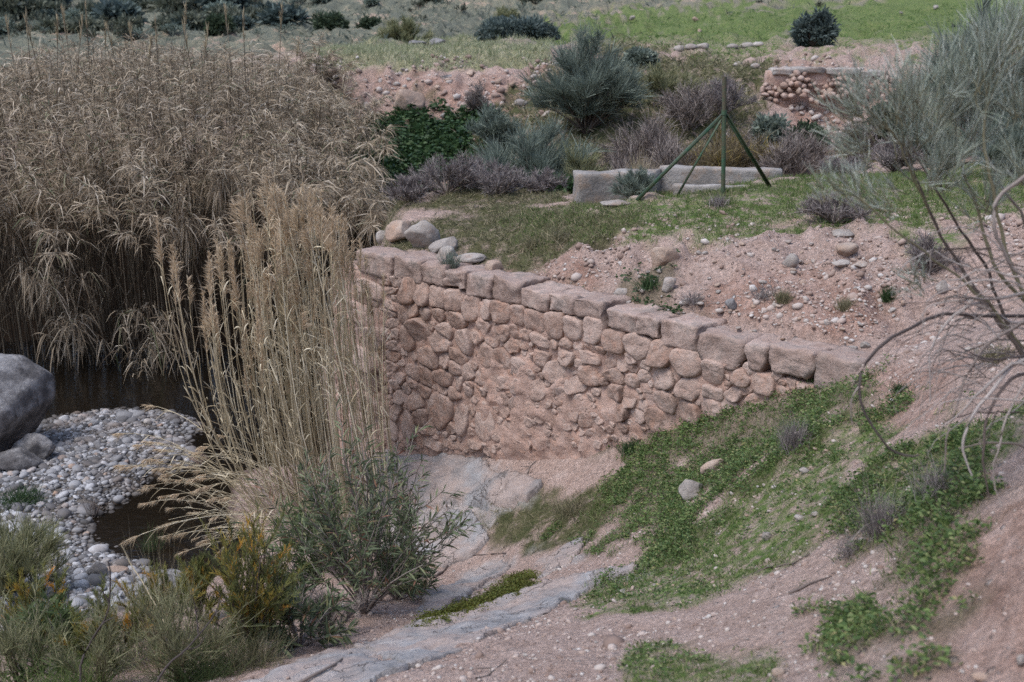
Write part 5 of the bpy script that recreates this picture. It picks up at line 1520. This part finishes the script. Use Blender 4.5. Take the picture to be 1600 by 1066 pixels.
shrub('grass_tuft', 'thin green rush tuft at the edge of the dark water', 'grass tuft', 235, 875, None, 70, 60, 'tuft', (M_TWIG, M_FRESH), .3, 1.0)
# ------------------------------------------------------------------ the near broom at the right, with its bare lower branches
brm = thing('broom_tree', 'large grey green broom with bare crooked lower branches at the right edge', 'broom', tuple(hit(1600, 690)))
BORG = np.array(brm.location)
def px_path(pts, K=12):
    """Smooth curve through (px, py, distance) points."""
    P = np.array([at_d(*p) for p in pts])
    u = np.linspace(0, len(P) - 1, K)
    out = []
    for x in u:
        i = min(int(x), len(P) - 2); f = x - i
        p0, p1, p2, p3 = P[max(i - 1, 0)], P[i], P[i + 1], P[min(i + 2, len(P) - 1)]
        out.append(.5 * ((2 * p1) + (-p0 + p2) * f + (2 * p0 - 5 * p1 + 4 * p2 - p3) * f ** 2 + (-p0 + 3 * p1 - 3 * p2 + p3) * f ** 3))
    return np.array(out)
def limb(name, pts, r0, r1, mat, jit=.012, K=22):
    p = px_path(pts, K)
    p = p + jit * 1.6 * np.stack([vnoise(p * 6 + 3.3 + k * 7, 5) for k in range(3)], -1) + jit * .5 * np.stack([vnoise(p * 17 + k * 5, 6) for k in range(3)], -1)
    rr = np.linspace(r0, r1, K) * .95 * (1 + .16 * vnoise(p * 14, 3))
    s = Soup(); s.add(*tubes((p - BORG)[None], rr[None, :], 6))
    return s.obj(name, mat, brm), p
limb('branch', [(1640, 495, 7.4), (1545, 492, 7.3), (1480, 492, 7.2), (1420, 510, 7.1), (1365, 548, 7.0), (1343, 600, 6.95), (1352, 650, 6.9), (1380, 692, 6.85), (1405, 708, 6.85), (1437, 712, 6.8)], .013, .006, M_DARKBARK)[0]
limb('branch', [(1343, 605, 6.95), (1332, 625, 6.9), (1332, 665, 6.9)], .006, .003, M_TWIG)
limb('branch', [(1650, 250, 7.2), (1592, 282, 7.1), (1560, 312, 7.05), (1555, 350, 7.0), (1575, 395, 7.0), (1600, 432, 7.0), (1650, 470, 7.0)], .012, .011, M_BAREGREY)
limb('branch', [(1660, 520, 7.4), (1590, 505, 7.2), (1530, 478, 7.1), (1495, 490, 7.0), (1470, 520, 6.95), (1455, 560, 6.9), (1450, 625, 6.9)], .012, .004, M_BAREGREY)
limb('branch', [(1660, 480, 7.3), (1600, 505, 7.1), (1545, 538, 7.0), (1505, 600, 6.95), (1485, 660, 6.9), (1475, 740, 6.85)], .013, .004, M_TWIG)
limb('branch', [(1660, 560, 7.1), (1600, 585, 7.0), (1560, 615, 6.9), (1540, 660, 6.85), (1540, 720, 6.8), (1550, 775, 6.8)], .014, .005, M_TWIG)
limb('branch', [(1660, 545, 7.1), (1605, 562, 7.0), (1555, 602, 6.9), (1520, 650, 6.8), (1508, 700, 6.8), (1520, 745, 6.75)], .016, .005, M_BAREGREY)
limb('branch', [(1660, 600, 7.0), (1590, 572, 6.95), (1530, 610, 6.9), (1500, 640, 6.9), (1470, 665, 6.9)], .014, .004, M_BAREGREY)
limb('branch', [(1600, 600, 6.9), (1575, 640, 6.8), (1560, 700, 6.7), (1555, 760, 6.7), (1575, 830, 6.6)], .009, .003, M_TWIG)
limb('branch', [(1660, 720, 6.9), (1600, 700, 6.9), (1550, 690, 6.85), (1500, 700, 6.85)], .012, .004, M_BARK)
limb('branch', [(1660, 440, 7.3), (1590, 460, 7.2), (1540, 470, 7.1), (1490, 462, 7.0), (1478, 470, 7.0)], .012, .005, M_BAREGREY)
limb('branch', [(1640, 520, 7.5), (1560, 420, 7.4), (1530, 330, 7.4), (1500, 255, 7.4)], .014, .007, M_GREENSTEM)
limb('branch', [(1650, 640, 7.2), (1560, 500, 7.4), (1510, 430, 7.5), (1470, 360, 7.5), (1440, 300, 7.5), (1418, 230, 7.5)], .016, .006, M_BARK)
limb('branch', [(1640, 620, 7.5), (1580, 520, 7.7), (1540, 420, 7.8), (1495, 350, 7.8), (1465, 300, 7.8), (1420, 215, 7.9)], .014, .006, M_BARK)
limb('branch', [(1640, 600, 7.2), (1540, 470, 7.1), (1450, 400, 7.0), (1380, 345, 6.9), (1340, 310, 6.9)], .009, .004, M_GREENSTEM)
limb('branch', [(1640, 560, 7.3), (1570, 380, 7.3), (1545, 260, 7.3), (1537, 160, 7.4), (1560, 100, 7.4)], .014, .005, M_GREENSTEM)
limb('branch', [(1640, 460, 7.6), (1590, 330, 7.6), (1545, 250, 7.7), (1500, 200, 7.7)], .012, .005, M_BARK)
limb('branch', [(1450, 330, 7.4), (1420, 260, 7.3), (1390, 200, 7.3), (1340, 190, 7.2)], .007, .004, M_GREENSTEM)
limb('branch', [(1660, 560, 7.2), (1600, 560, 7.0), (1540, 560, 6.9), (1500, 545, 6.9)], .011, .004, M_DARKBARK)
for i in range(80):      # tangle of thin dry branchlets round the foot
    x0, y0 = random.uniform(1510, 1640), random.uniform(380, 650)
    ang_ = random.uniform(2.2, 3.9)
    L = random.uniform(60, 150)
    x1, y1 = x0 + math.cos(ang_) * L, y0 - math.sin(ang_) * L * .6 + 20
    d = random.uniform(6.7, 7.6)
    limb('branchlet', [(x0, y0, d), ((x0 + x1) / 2 + random.uniform(-15, 15), (y0 + y1) / 2 - random.uniform(0, 25), d), (x1, y1, d - .1), (x1 - random.uniform(0, 20), y1 + random.uniform(10, 70), d - .15)], random.choice([.0065, .004, .003]), .0013, random.choice([M_TWIG, M_BAREGREY, M_BARK]), .02, 10)
# sprays of fine switches at the branch ends
sprays = [(1418, 235, 7.4, 95, 130, (-.15, 1)), (1440, 290, 7.4, 80, 110, (.1, 1)), (1400, 200, 7.2, 110, 110, (-.9, .75)), (1345, 185, 7.2, 80, 90, (-.7, .8)), (1465, 215, 7.5, 100, 130, (.15, 1)), (1500, 240, 7.5, 110, 140, (.1, 1)),
          (1530, 150, 7.4, 120, 130, (.0, 1)), (1560, 100, 7.4, 90, 130, (.05, 1)), (1590, 190, 7.3, 90, 110, (.0, 1)), (1600, 70, 7.4, 90, 120, (.1, 1)), (1340, 312, 6.9, 60, 75, (-.75, .55)), (1300, 300, 6.9, 35, 60, (-.6, .7)),
          (1425, 170, 7.3, 90, 110, (-.3, 1)), (1360, 240, 7.2, 70, 100, (-.9, .1)), (1470, 290, 7.4, 80, 110, (.2, .9)), (1390, 330, 7.0, 60, 70, (-.8, .3)), (1540, 330, 7.4, 90, 130, (.1, 1)), (1480, 150, 7.5, 80, 110, (0, 1)), (1600, 290, 7.2, 80, 120, (.1, 1)), (1440, 440, 7.2, 40, 60, (-.6, .6))]
sw, tp = Soup(), Soup()
for (x, y, d, L, n, (ux, uz)) in sprays:
    c = at_d(x, y, d)
    k_ = d / F_PX
    nb = 15; n = int(n * 2.3)
    # short forking twigs, each carrying switches
    dirs = unit(np.array([ux, 0, uz]) + RNG.normal(0, .55, (nb, 3)))
    t = np.linspace(0, 1, 5)
    pth = c + RNG.normal(0, 10 * k_, (nb, 1, 3)) + dirs[:, None] * (L * .75 * k_ * t)[None, :, None] + np.array([0, 0, .12 * L * k_]) * (t ** 2)[None, :, None]
    tp.add(*tubes(pth - BORG, np.linspace(.0035, .0018, 5)[None, :] * np.ones((nb, 1)), 4))
    m = n // nb + 3
    Q, T = along(pth, RNG.uniform(.15, 1, (nb, m))); Q, T = Q.reshape(-1, 3), T.reshape(-1, 3)
    sw.add(*ribbons(Q - BORG, T + rvec(len(Q)) * .62 + np.array([0, 0, .30]), RNG.uniform(.2, .62, len(Q)) * L * k_, RNG.uniform(.003, .0052, len(Q)), .02, 3, STICK, .16))
tp.obj('twigs', M_GREENSTEM, brm)['kind'] = 'stuff'; sw.obj('switches', M_BROOM, brm)['kind'] = 'stuff'

# ------------------------------------------------------------------ dark dry branches standing in the foreground scrub
def stick(label, pts, r0, r1, mat, cat='branch', forks=(), name='dead_branch', group=None):
    p = px_path(pts, 14)
    o0 = p[0]
    root = thing(name, label, cat, tuple(o0), 0, group)
    s = Soup(); s.add(*tubes((p - o0 + .01 * np.stack([vnoise(p * 7 + k * 9, 2) for k in range(3)], -1))[None], np.linspace(r0, r1, 14)[None, :], 6))
    s.obj('main_stem', mat, root)
    for f in forks:
        q = px_path(f, 8)
        s = Soup(); s.add(*tubes((q - o0)[None], np.linspace(r0 * .6, r1 * .7, 8)[None, :], 5)); s.obj('side_twig', mat, root)
    return root
stick('dark forked bare branch standing in the bottom left scrub', [(126, 1085, 8.9), (128, 1030, 9), (145, 1000, 9), (168, 955, 9.1), (172, 900, 9.1), (168, 878, 9.1)], .011, .005, M_DARKBARK, forks=[[(140, 1005, 9), (160, 975, 9), (178, 965, 9)], [(170, 940, 9.1), (160, 925, 9.1), (152, 920, 9.1)]])
stick('dark bare branch slanting up from the bottom edge beside the yellow bush', [(235, 1085, 8.6), (262, 1040, 8.7), (300, 1005, 8.8), (335, 960, 8.9), (345, 930, 8.9)], .010, .004, M_DARKBARK, forks=[[(290, 1015, 8.8), (310, 1010, 8.8), (322, 990, 8.8)], [(310, 990, 8.8), (305, 950, 8.9), (300, 930, 8.9)]])
stick('long straw stalk leaning over the pebbles at the lower left', [(262, 985, 9.6), (235, 930, 9.8), (205, 880, 10), (188, 852, 10)], .006, .005, M_REED, 'stalk', name='dead_stalk')
stick('pale thin stalk leaning across the yellow bush', [(345, 1010, 9.8), (365, 950, 9.8), (382, 905, 9.8)], .003, .002, M_STRAWTUFT, 'stalk', name='dead_stalk')

def ground_stick(label, pts, r, mat, name='fallen_twig', forks=0):
    P = np.array([hit(x, y) for (x, y) in pts]) + np.array([0, 0, r * .8])
    u = np.linspace(0, len(P) - 1, 10)
    q = np.stack([np.interp(u, np.arange(len(P)), P[:, k]) for k in range(3)], -1)
    q = q + r * 1.5 * np.stack([vnoise(q * 6 + k * 4, 8) for k in range(3)], -1)
    s = Soup(); s.add(*tubes((q - q[0])[None], np.linspace(r, r * .5, 10)[None, :], 6))
    for f in range(forks):
        i = 4 + f * 2
        e = q[i] + np.array([random.uniform(-.15, .15), random.uniform(-.12, .12), .03])
        s.add(*tubes((np.linspace(q[i], e, 4) - q[0])[None], np.linspace(r * .6, r * .3, 4)[None, :], 5))
    o = s.obj(name, mat)
    o.location = q[0]
    tag(o, label, 'twig')
    return o
ground_stick('long thin dark twig lying at the foot of the wall', [(758, 722), (790, 710), (812, 700)], .012, M_BARK)
ground_stick('grey crooked twig lying on the pink soil right of the wall foot twig', [(825, 742), (828, 730), (836, 722)], .012, M_TWIG, forks=1)
ground_stick('long dark twig lying across the lower edge of the near grass', [(1160, 905), (1200, 888), (1240, 882), (1265, 868)], .010, M_BARK, forks=2)
ground_stick('straight dark twig lying on the gravelly path below the grass', [(1232, 928), (1262, 915), (1298, 902)], .011, M_TWIG)
ground_stick('long weathered branch lying along the lower edge of the path', [(460, 1075), (490, 1058), (522, 1042), (548, 1020)], .016, M_TWIG, 'fallen_branch')
ground_stick('thin dark branch lying under the oleander on the rock', [(410, 1030), (460, 1012), (530, 1002), (585, 985)], .012, M_DARKBARK, 'fallen_branch', 2)
ground_stick('short curved pale twig on the dirt path near the moss', [(670, 1022), (672, 1012), (685, 1004)], .006, M_BAREGREY)
ground_stick('forked twig lying at the bottom centre of the path', [(745, 1060), (770, 1050), (792, 1034)], .008, M_BARK, forks=2)
ground_stick('dark dead stick lying on the rock ledge right of the oleander', [(690, 868), (720, 872), (745, 868), (790, 866)], .010, M_DARKBARK, forks=1)
ground_stick('thick grey stick propped on the ledge beside the oleander', [(680, 905), (700, 885), (712, 872)], .016, M_TWIG)
ground_stick('bent twig among the weeds on the upper slope', [(1040, 790), (1036, 780), (1042, 770)], .008, M_BAREGREY)

# ------------------------------------------------------------------ stones
def rock(label, px, py, w_px, h_px, mat, seed, sub=3, depth=.8, cat='rock', name='rock', rough=.14, cuts=9, sink=.2, group=None, d=None, rot=0.0):
    """A stone whose middle is seen at a pixel; width and height in pixels."""
    foot = hit(px, py + h_px * (.5 - sink * .6)) if d is None else at_d(px, py + h_px * (.5 - sink * .6), d)
    k_ = (foot[1] * CP - foot[2] * SP) / F_PX
    a, b = w_px * k_ / 2, h_px * k_ / 2
    v, f = rock_verts((a / .82, a * depth / .82, b / .80), seed, sub, cuts, rough)
    c, s = math.cos(rot), math.sin(rot)
    o = link(name, mesh_np(name, v, None, f), mat)
    o.location = (foot[0], foot[1] + a * depth * .3, foot[2] + b * (1 - sink * 1.2))
    o.rotation_euler = (0, rot, 0)
    return tag(o, label, cat, group)

def big_boulder():
    foot = at_d(18, 735, 19.0); foot[2] = ground_at(foot[0], foot[1])
    rg = np.random.default_rng(11)
    v, f = ico(5)
    p = v.copy() * (1 + .10 * fbm(v * 1.3 + 4, 3, 12))[:, None]
    faces_ = [((.55, -.40, .73), .62), ((.95, -.3, .05), .68), ((-.1, -.60, .80), .70), ((.75, -.2, -.65), .58), ((.25, -.97, -.1), .70), ((.1, .1, 1), .74), ((.5, -.8, -.35), .70), ((-.6, -.4, .7), .68), ((.75, -.65, .2), .76), ((.2, -.85, .5), .80)]
    faces_ += [(tuple(unit(rg.normal(size=3))), rg.uniform(.80, .92)) for _ in range(16)]
    for n_, lim in faces_:
        lim = lim - .14
        n_ = np.array(n_) / np.linalg.norm(n_)
        dd_ = p @ n_ + .018 * fbm(p * 3.1 + lim * 40, 3, 23)
        kk = dd_ > lim
        p[kk] -= np.outer((dd_[kk] - lim) * .96, n_)
    p = p * (1 - .05 * np.abs(fbm(p * 2.6, 4, 15)) + .014 * fbm(p * 9, 4, 16))[:, None]
    p = p * np.array([1.22, 1.3, 1.38])
    o = link('boulder', mesh_np('boulder', p, None, f), M_BOULDER)
    o.location = (foot[0] - .42, foot[1] + .5, foot[2] + .78)
    tag(o, 'huge dark grey boulder standing at the left edge of the gravel bar', 'boulder')
big_boulder()
rock('grey rock at the foot of the huge boulder on the gravel', 52, 705, 62, 42, M_BOULDER, 21, 4, .8, sink=.25)
rock('low grey rock half buried beside the huge boulder', 22, 722, 70, 34, M_BOULDER, 22, 4, .9, sink=.3)
rock('flat grey rock shelf showing behind the yellow bush', 255, 918, 90, 14, M_BOULDER, 25, 4, .9, sink=.35)
rock('low pale rock sticking up through the bottom left scrub', 25, 990, 60, 24, M_ROCK, 26, 4, .9, sink=.35)
rock('squat grey rock among pebbles where the stream narrows', 152, 893, 30, 24, M_BOULDER, 23, 3)
rock('long flat brown stone at the narrow end of the stream', 180, 892, 34, 9, M_PINKROCK, 24, 3, .6, sink=.1)
rock('round pale rock, tallest at the left end above the wall', 660, 370, 48, 46, M_ROCK, 31, 4, .8)
rock('pink pale boulder at the left end above the wall, second from the reeds', 626, 364, 46, 32, M_PINKROCK, 32, 4, .8)
rock('small white stone leftmost of the rocks above the wall', 597, 371, 16, 20, M_ROCK, 33, 3)
rock('grey slanting slab above the coping beside the grey tuft', 692, 385, 40, 26, M_ROCK, 34, 4, .7, rot=-.35)
rock('grey rock resting on the coping behind the hanging tuft', 697, 402, 36, 26, M_ROCK, 35, 4, .7, rot=-.3)
rock('flat pale slab overhanging the mossy hollow above the coping', 733, 406, 42, 14, M_ROCK, 36, 4, .8, sink=0, rot=-.1)
rock('rounded pale stone sitting just behind the coping', 771, 419, 24, 24, M_PINKROCK, 37, 3)
rock('large pinkish flat rock on the bank face below the grass edge', 1037, 402, 42, 34, M_PINKROCK, 38, 4, .7, rot=-.4)
rock('rounded cream stone in the middle of the bare bank', 1235, 409, 22, 19, M_ROCK, 39, 3, sink=.1)
rock('angular pale rock near the grass edge at the top of the bare bank', 1324, 390, 36, 24, M_PINKROCK, 40, 3, rot=-.3)
rock('pale rock against the grass edge above the angular rock', 1320, 366, 38, 13, M_ROCK, 41, 3)
rock('flat pale stone just below the angular rock', 1316, 412, 26, 10, M_ROCK, 42, 3)
rock('white stone to the right of the flat pale stone', 1345, 413, 20, 9, M_ROCK, 43, 3)
rock('white block of stone on the bank under the near broom', 1471, 449, 20, 18, M_ROCK, 44, 3)
rock('small white stone below the white block near the broom', 1537, 477, 18, 11, M_ROCK, 45, 3)
rock('grey slab of rock set in the bank beside the green weed patch', 1045, 446, 24, 20, M_ROCK, 46, 3, rot=-.3)
rock('pale rock at the left foot of the green weed patch', 972, 452, 24, 18, M_ROCK, 47, 3)
rock('grey white stone lowest on the bank near the middle of the coping', 1143, 477, 18, 17, M_BOULDER, 48, 3)
rock('white stones pair, larger one behind the last coping block', 1330, 545, 22, 9, M_ROCK, 49, 3)
rock('small white stone beside the pair behind the last coping block', 1352, 540, 14, 10, M_ROCK, 50, 3)
rock('large tan boulder jutting from the stony bank across the valley', 636, 160, 46, 38, M_PINKROCK, 52, 4, .8, sink=.15)
rock('white oval stone at the right of the stony bank', 814, 163, 18, 10, M_ROCK, 53, 3)
rock('dark flat stone on the stony bank above the tan boulder', 700, 121, 28, 9, M_BOULDER, 54, 3)
rock('upright pale stone left of the tan boulder', 573, 168, 13, 14, M_ROCK, 55, 3)
rock('dark jumbled rock behind the terrace beside the olive broom', 687, 66, 26, 13, M_BOULDER, 56, 3, rough=.3)
rock('low dark rock left of the dark jumbled rock', 652, 68, 26, 8, M_BOULDER, 57, 3, rough=.3)
rock('pink grey boulder half buried in the weeds of the near slope', 1082, 766, 38, 32, M_ROCK, 61, 4, .8, rot=-.25)
rock('thin slab of pale stone on edge in the weeds', 1113, 732, 36, 20, M_PINKROCK, 62, 3, .4, rot=-.5)
rock('cream stone resting on the path edge where the grass starts', 1200, 838, 15, 13, M_ROCK, 63, 3)
rock('white stone highest of the stones in the near grass', 1257, 736, 14, 10, M_ROCK, 64, 3)
rock('white stone in the grass left of the large grey tuft', 1250, 810, 17, 11, M_ROCK, 65, 3)
rock('pale stone beside the white stone in the near grass', 1274, 804, 12, 8, M_ROCK, 66, 3)
rock('white pebble sized rock at the lower right corner of the path', 1595, 1032, 16, 16, M_ROCK, 67, 3)
rock('pinkish stone at the bottom right of the path', 1535, 1058, 26, 12, M_PINKROCK, 68, 3)
rock('pale pink stone at the bottom right left of the green weeds', 1218, 1050, 20, 16, M_PINKROCK, 69, 3)
rock('pale flat stone lying in front of the concrete trough', 962, 318, 42, 8, M_ROCK, 70, 3, .8, sink=0)

# stones of about the same look, strewn one by one
LIBS = []
for k in range(6):
    v, f = rock_verts((.5, .42, .32), 900 + k, 2, 14, .2)
    LIBS.append((mesh_np('loose_stone', v, None, f, None, False), mesh_np('loose_stone', v, None, f, None, False)))
for a_, b_ in LIBS:
    a_.materials.append(M_ROCK); b_.materials.append(M_PINKROCK)
def strew(n, polys, lab, grp, smin, smax, dmin=3.0):
    done = 0
    xs = [p[0] for P_ in polys for p in P_]; ys = [p[1] for P_ in polys for p in P_]
    while done < n:
        x, y = random.uniform(min(xs), max(xs)), random.uniform(min(ys), max(ys))
        if max(float(poly_sd(np.array([x]), np.array([y]), P_)[0]) for P_ in polys) < 0: continue
        p = hit(x, y, dmin)
        k_ = p[1] / F_PX
        s_ = k_ * math.exp(random.uniform(math.log(smin), math.log(smax)))
        o = bpy.data.objects.new('loose_stone', random.choice(LIBS)[0 if random.random() < .6 else 1])
        C.objects.link(o)
        o.location = (p[0], p[1], p[2] + s_ * .12)
        o.rotation_euler = (random.gauss(0, .3), random.gauss(0, .3), random.uniform(0, 6.28)); o.scale = (s_, s_ * random.uniform(.7, 1.1), s_ * random.uniform(.6, 1.1))
        tag(o, lab, 'stone', grp)
        done += 1
strew(92, [[(960, 480), (990, 440), (1070, 380), (1160, 365), (1420, 380), (1440, 450), (1360, 540), (1200, 510), (1080, 500)]], 'loose pale stone lying on the bare bank above the wall', 'loose stones on the bare bank above the wall', 6, 17)
strew(22, [[(980, 468), (1060, 480), (1200, 518), (1345, 545), (1335, 554), (1190, 533), (1040, 498), (975, 482)]], 'small stone lying in the rubble just behind the coping', 'stones in the rubble behind the coping', 7, 15)
strew(50, [[(480, 110), (860, 100), (860, 180), (700, 190), (560, 190)]], 'pale stone embedded in the stony bank across the valley', 'stones embedded in the stony bank', 7, 16, 20)
strew(44, [[(1340, 690), (1200, 850), (1050, 930), (960, 940), (1000, 860), (1130, 780), (1260, 700)]], 'pale stone scattered in the grass of the near slope', 'stones scattered in the near grass', 5, 13)
strew(18, [[(885, 900), (1000, 890), (1020, 925), (900, 945)]], 'pebble piled at the lower end of the near grass by the ledge', 'pebbles piled by the ledge', 6, 14)
strew(38, [[(660, 1000), (900, 920), (1300, 900), (1450, 960), (1600, 1000), (1600, 1066), (520, 1066)]], 'small pinkish stone lying on the gravelly near path', 'stones lying on the near path', 5, 13)
strew(28, [[(100, 640), (280, 660), (270, 740), (180, 800), (160, 870), (200, 930), (60, 940), (10, 740)]], 'larger pale cobble among the pebbles of the gravel bar', 'cobbles on the gravel bar', 11, 22)
strew(8, [[(985, 20), (1480, 10), (1300, 60), (900, 60)]], 'small white stone in the far green field', 'stones in the far green field', 6, 14, 36)

# ------------------------------------------------------------------ fence post with its braces
pb = hit(1130, 302, 17)
k_ = pb[1] / F_PX
post = thing('fence_post', 'green steel fence corner post with three slanting braces on the grass plateau', 'post', tuple(pb))
PO = pb.copy()
ptop = at_d(1132, 120, pb[1])
def bar(name, a, b, r, mat, sides=8):
    s = Soup(); s.add(*tubes((np.linspace(a, b, 6) - PO)[None], np.full((1, 6), r), sides))
    return s.obj(name, mat, post)
def bar_L(name, a, b, w_, mat):
    """An angle-iron brace: two thin flanges."""
    d = unit(b - a); u = unit(np.cross(d, np.array([0, 0, 1.0]))); v_ = np.cross(d, u)
    s = Soup(); th_ = .006
    for e, f in ((u, v_), (v_, u)):
        c = []
        for pt in (a, b):
            for i, j in ((0, 0), (w_, 0), (w_, th_), (0, th_)):
                c.append(pt + e * i + f * j - PO)
        s.add(np.array(c), [[0, 1, 2, 3], [4, 7, 6, 5], [0, 4, 5, 1], [1, 5, 6, 2], [2, 6, 7, 3], [3, 7, 4, 0]])
    return s.obj(name, mat, post, False)
split_ = PO + (ptop - PO) * .72
bar('shaft', PO - np.array([0, 0, .05]), split_, .033, M_GREEN)
bar('rusty_top', split_, ptop, .034, M_RUST)
head = PO + (ptop - PO) * .70
for (x, y, dm) in ((990, 313, 17), (1052, 297, 19.5), (1204, 290, 17)):
    f = hit(x, y, dm)
    if x == 1052: f = at_d(1052, 292, pb[1] + 1.2); f[2] = ground_at(f[0], f[1])
    bar_L('brace', head + (f - head) * .02, f - np.array([0, 0, .03]), .045, M_GREEN)
sp_ = Soup(); sp_.add(*tubes(np.array([[head - PO + np.array([0, 0, -.04]), head - PO + np.array([0, 0, .04])]]), np.full((1, 2), .042), 10)); sp_.obj('clamp_band', M_GREEN, post)

# ------------------------------------------------------------------ concrete trough
tr = thing('concrete_trough', 'weathered low concrete water trough on the grass plateau behind the green post', 'trough', tuple(at_d(1000, 300, 21.0)))
TO = np.array(tr.location)
def slab(name, p0, p1, thick, ztop, zbot, seed):
    """A concrete wall between two plan points, thick towards the back."""
    p0, p1 = np.array(p0[:2]), np.array(p1[:2])
    L = np.linalg.norm(p1 - p0); u = (p1 - p0) / L; nn = np.array([-u[1], u[0]])
    if nn[1] < 0: nn = -nn
    v, q = rounded_block(L, thick, ztop - zbot, .03, seed, 14, .022)
    R = np.array([[u[0], u[1], 0], [nn[0], nn[1], 0], [0, 0, 1]])
    c = np.array([*((p0 + p1) / 2 + nn * thick / 2), (ztop + zbot) / 2])
    o = link(name, mesh_np(name, v @ R, q), M_CONCRETE, tr)
    o.location = Vector(c - TO)
z_top = float(at_d(905, 271, 20.7)[2])
slab('end_block', at_d(903, 300, 20.6), at_d(1012, 300, 20.75), .50, z_top, z_top - .75, 1)
zb = float(at_d(1040, 261, 22.4)[2])
slab('back_wall', at_d(1030, 266, 22.3), at_d(1222, 276, 22.0), .34, zb, zb - .6, 2)
zl_ = float(at_d(1060, 287, 21.1)[2])
slab('front_rim', at_d(1050, 288, 21.0), at_d(1188, 297, 20.7), .16, zl_, zl_ - .5, 3)
slab('side_wall', at_d(1008, 282, 21.2), at_d(1034, 270, 22.35), .22, zb - .02, zb - .7, 4)

# ------------------------------------------------------------------ broken stone wall at the far right
bw = thing('broken_wall', 'broken rubble stone wall with a pale flat top across the valley at the right', 'wall', tuple(at_d(1290, 150, 33)))
BO = np.array(bw.location)
cols = np.arange(1192, 1392, 9.0)
for r in range(6):
    for i, x in enumerate(cols):
        y = 116 + r * 8.5 + 2.5 * math.sin(i * 1.7 + r) + (6 if x < 1225 else 0)
        if r >= 3 and random.random() < .22 * (r - 2): continue
        if x < 1210 and r == 0: continue
        d = 32.9 - r * .10 + .15 * math.sin(i * .8)
        c = at_d(x + (r % 2) * 4.5 + random.uniform(-2, 2), y, d)
        kk = d / F_PX
        v, f = rock_verts((6.4 * kk * random.uniform(.7, 1.35), .16, 5.6 * kk * random.uniform(.75, 1.25)), 700 + r * 40 + i, 2, 12, .18)
        o = link('stone', mesh_np('stone', v, None, f, None, False), M_WALLSTONE if random.random() < .75 else M_PINKROCK, bw)
        o.location = Vector(c - BO)
for (x0, x1, y) in ((1238, 1290, 110), (1290, 1345, 112), (1345, 1392, 116), (1206, 1238, 112)):
    a_, b_ = at_d(x0, y, 32.8), at_d(x1, y, 32.8)
    v, q = rounded_block(b_[0] - a_[0] - .02, .6, .16, .03, x0, 7, .03)
    o = link('cap_slab', mesh_np('cap_slab', v, q), M_ROCK, bw)
    o.location = Vector((a_ + b_) / 2 + np.array([0, .2, 0]) - BO)
v, q = rounded_block(3.3, .5, 1.3, .05, 99, 9, .05)
c = at_d(1292, 150, 33.04)
o = link('wall_core', mesh_np('wall_core', v, q), M_MORTAR, bw); o.location = Vector(c - BO)

# tumbled stones in a row on the green field edge
for i, (x, y, w_) in enumerate(((1080, 74, 24), (1100, 73, 20), (1062, 76, 16), (1166, 70, 22), (1146, 74, 18), (1185, 68, 16), (1155, 101, 18), (1180, 104, 14), (1225, 105, 14))):
    rock('tumbled pale stone in the broken row below the far green field', x, y, w_, 9, M_ROCK, 800 + i, 2, .7, 'stone', 'tumbled_stone', group='tumbled stones below the far green field')
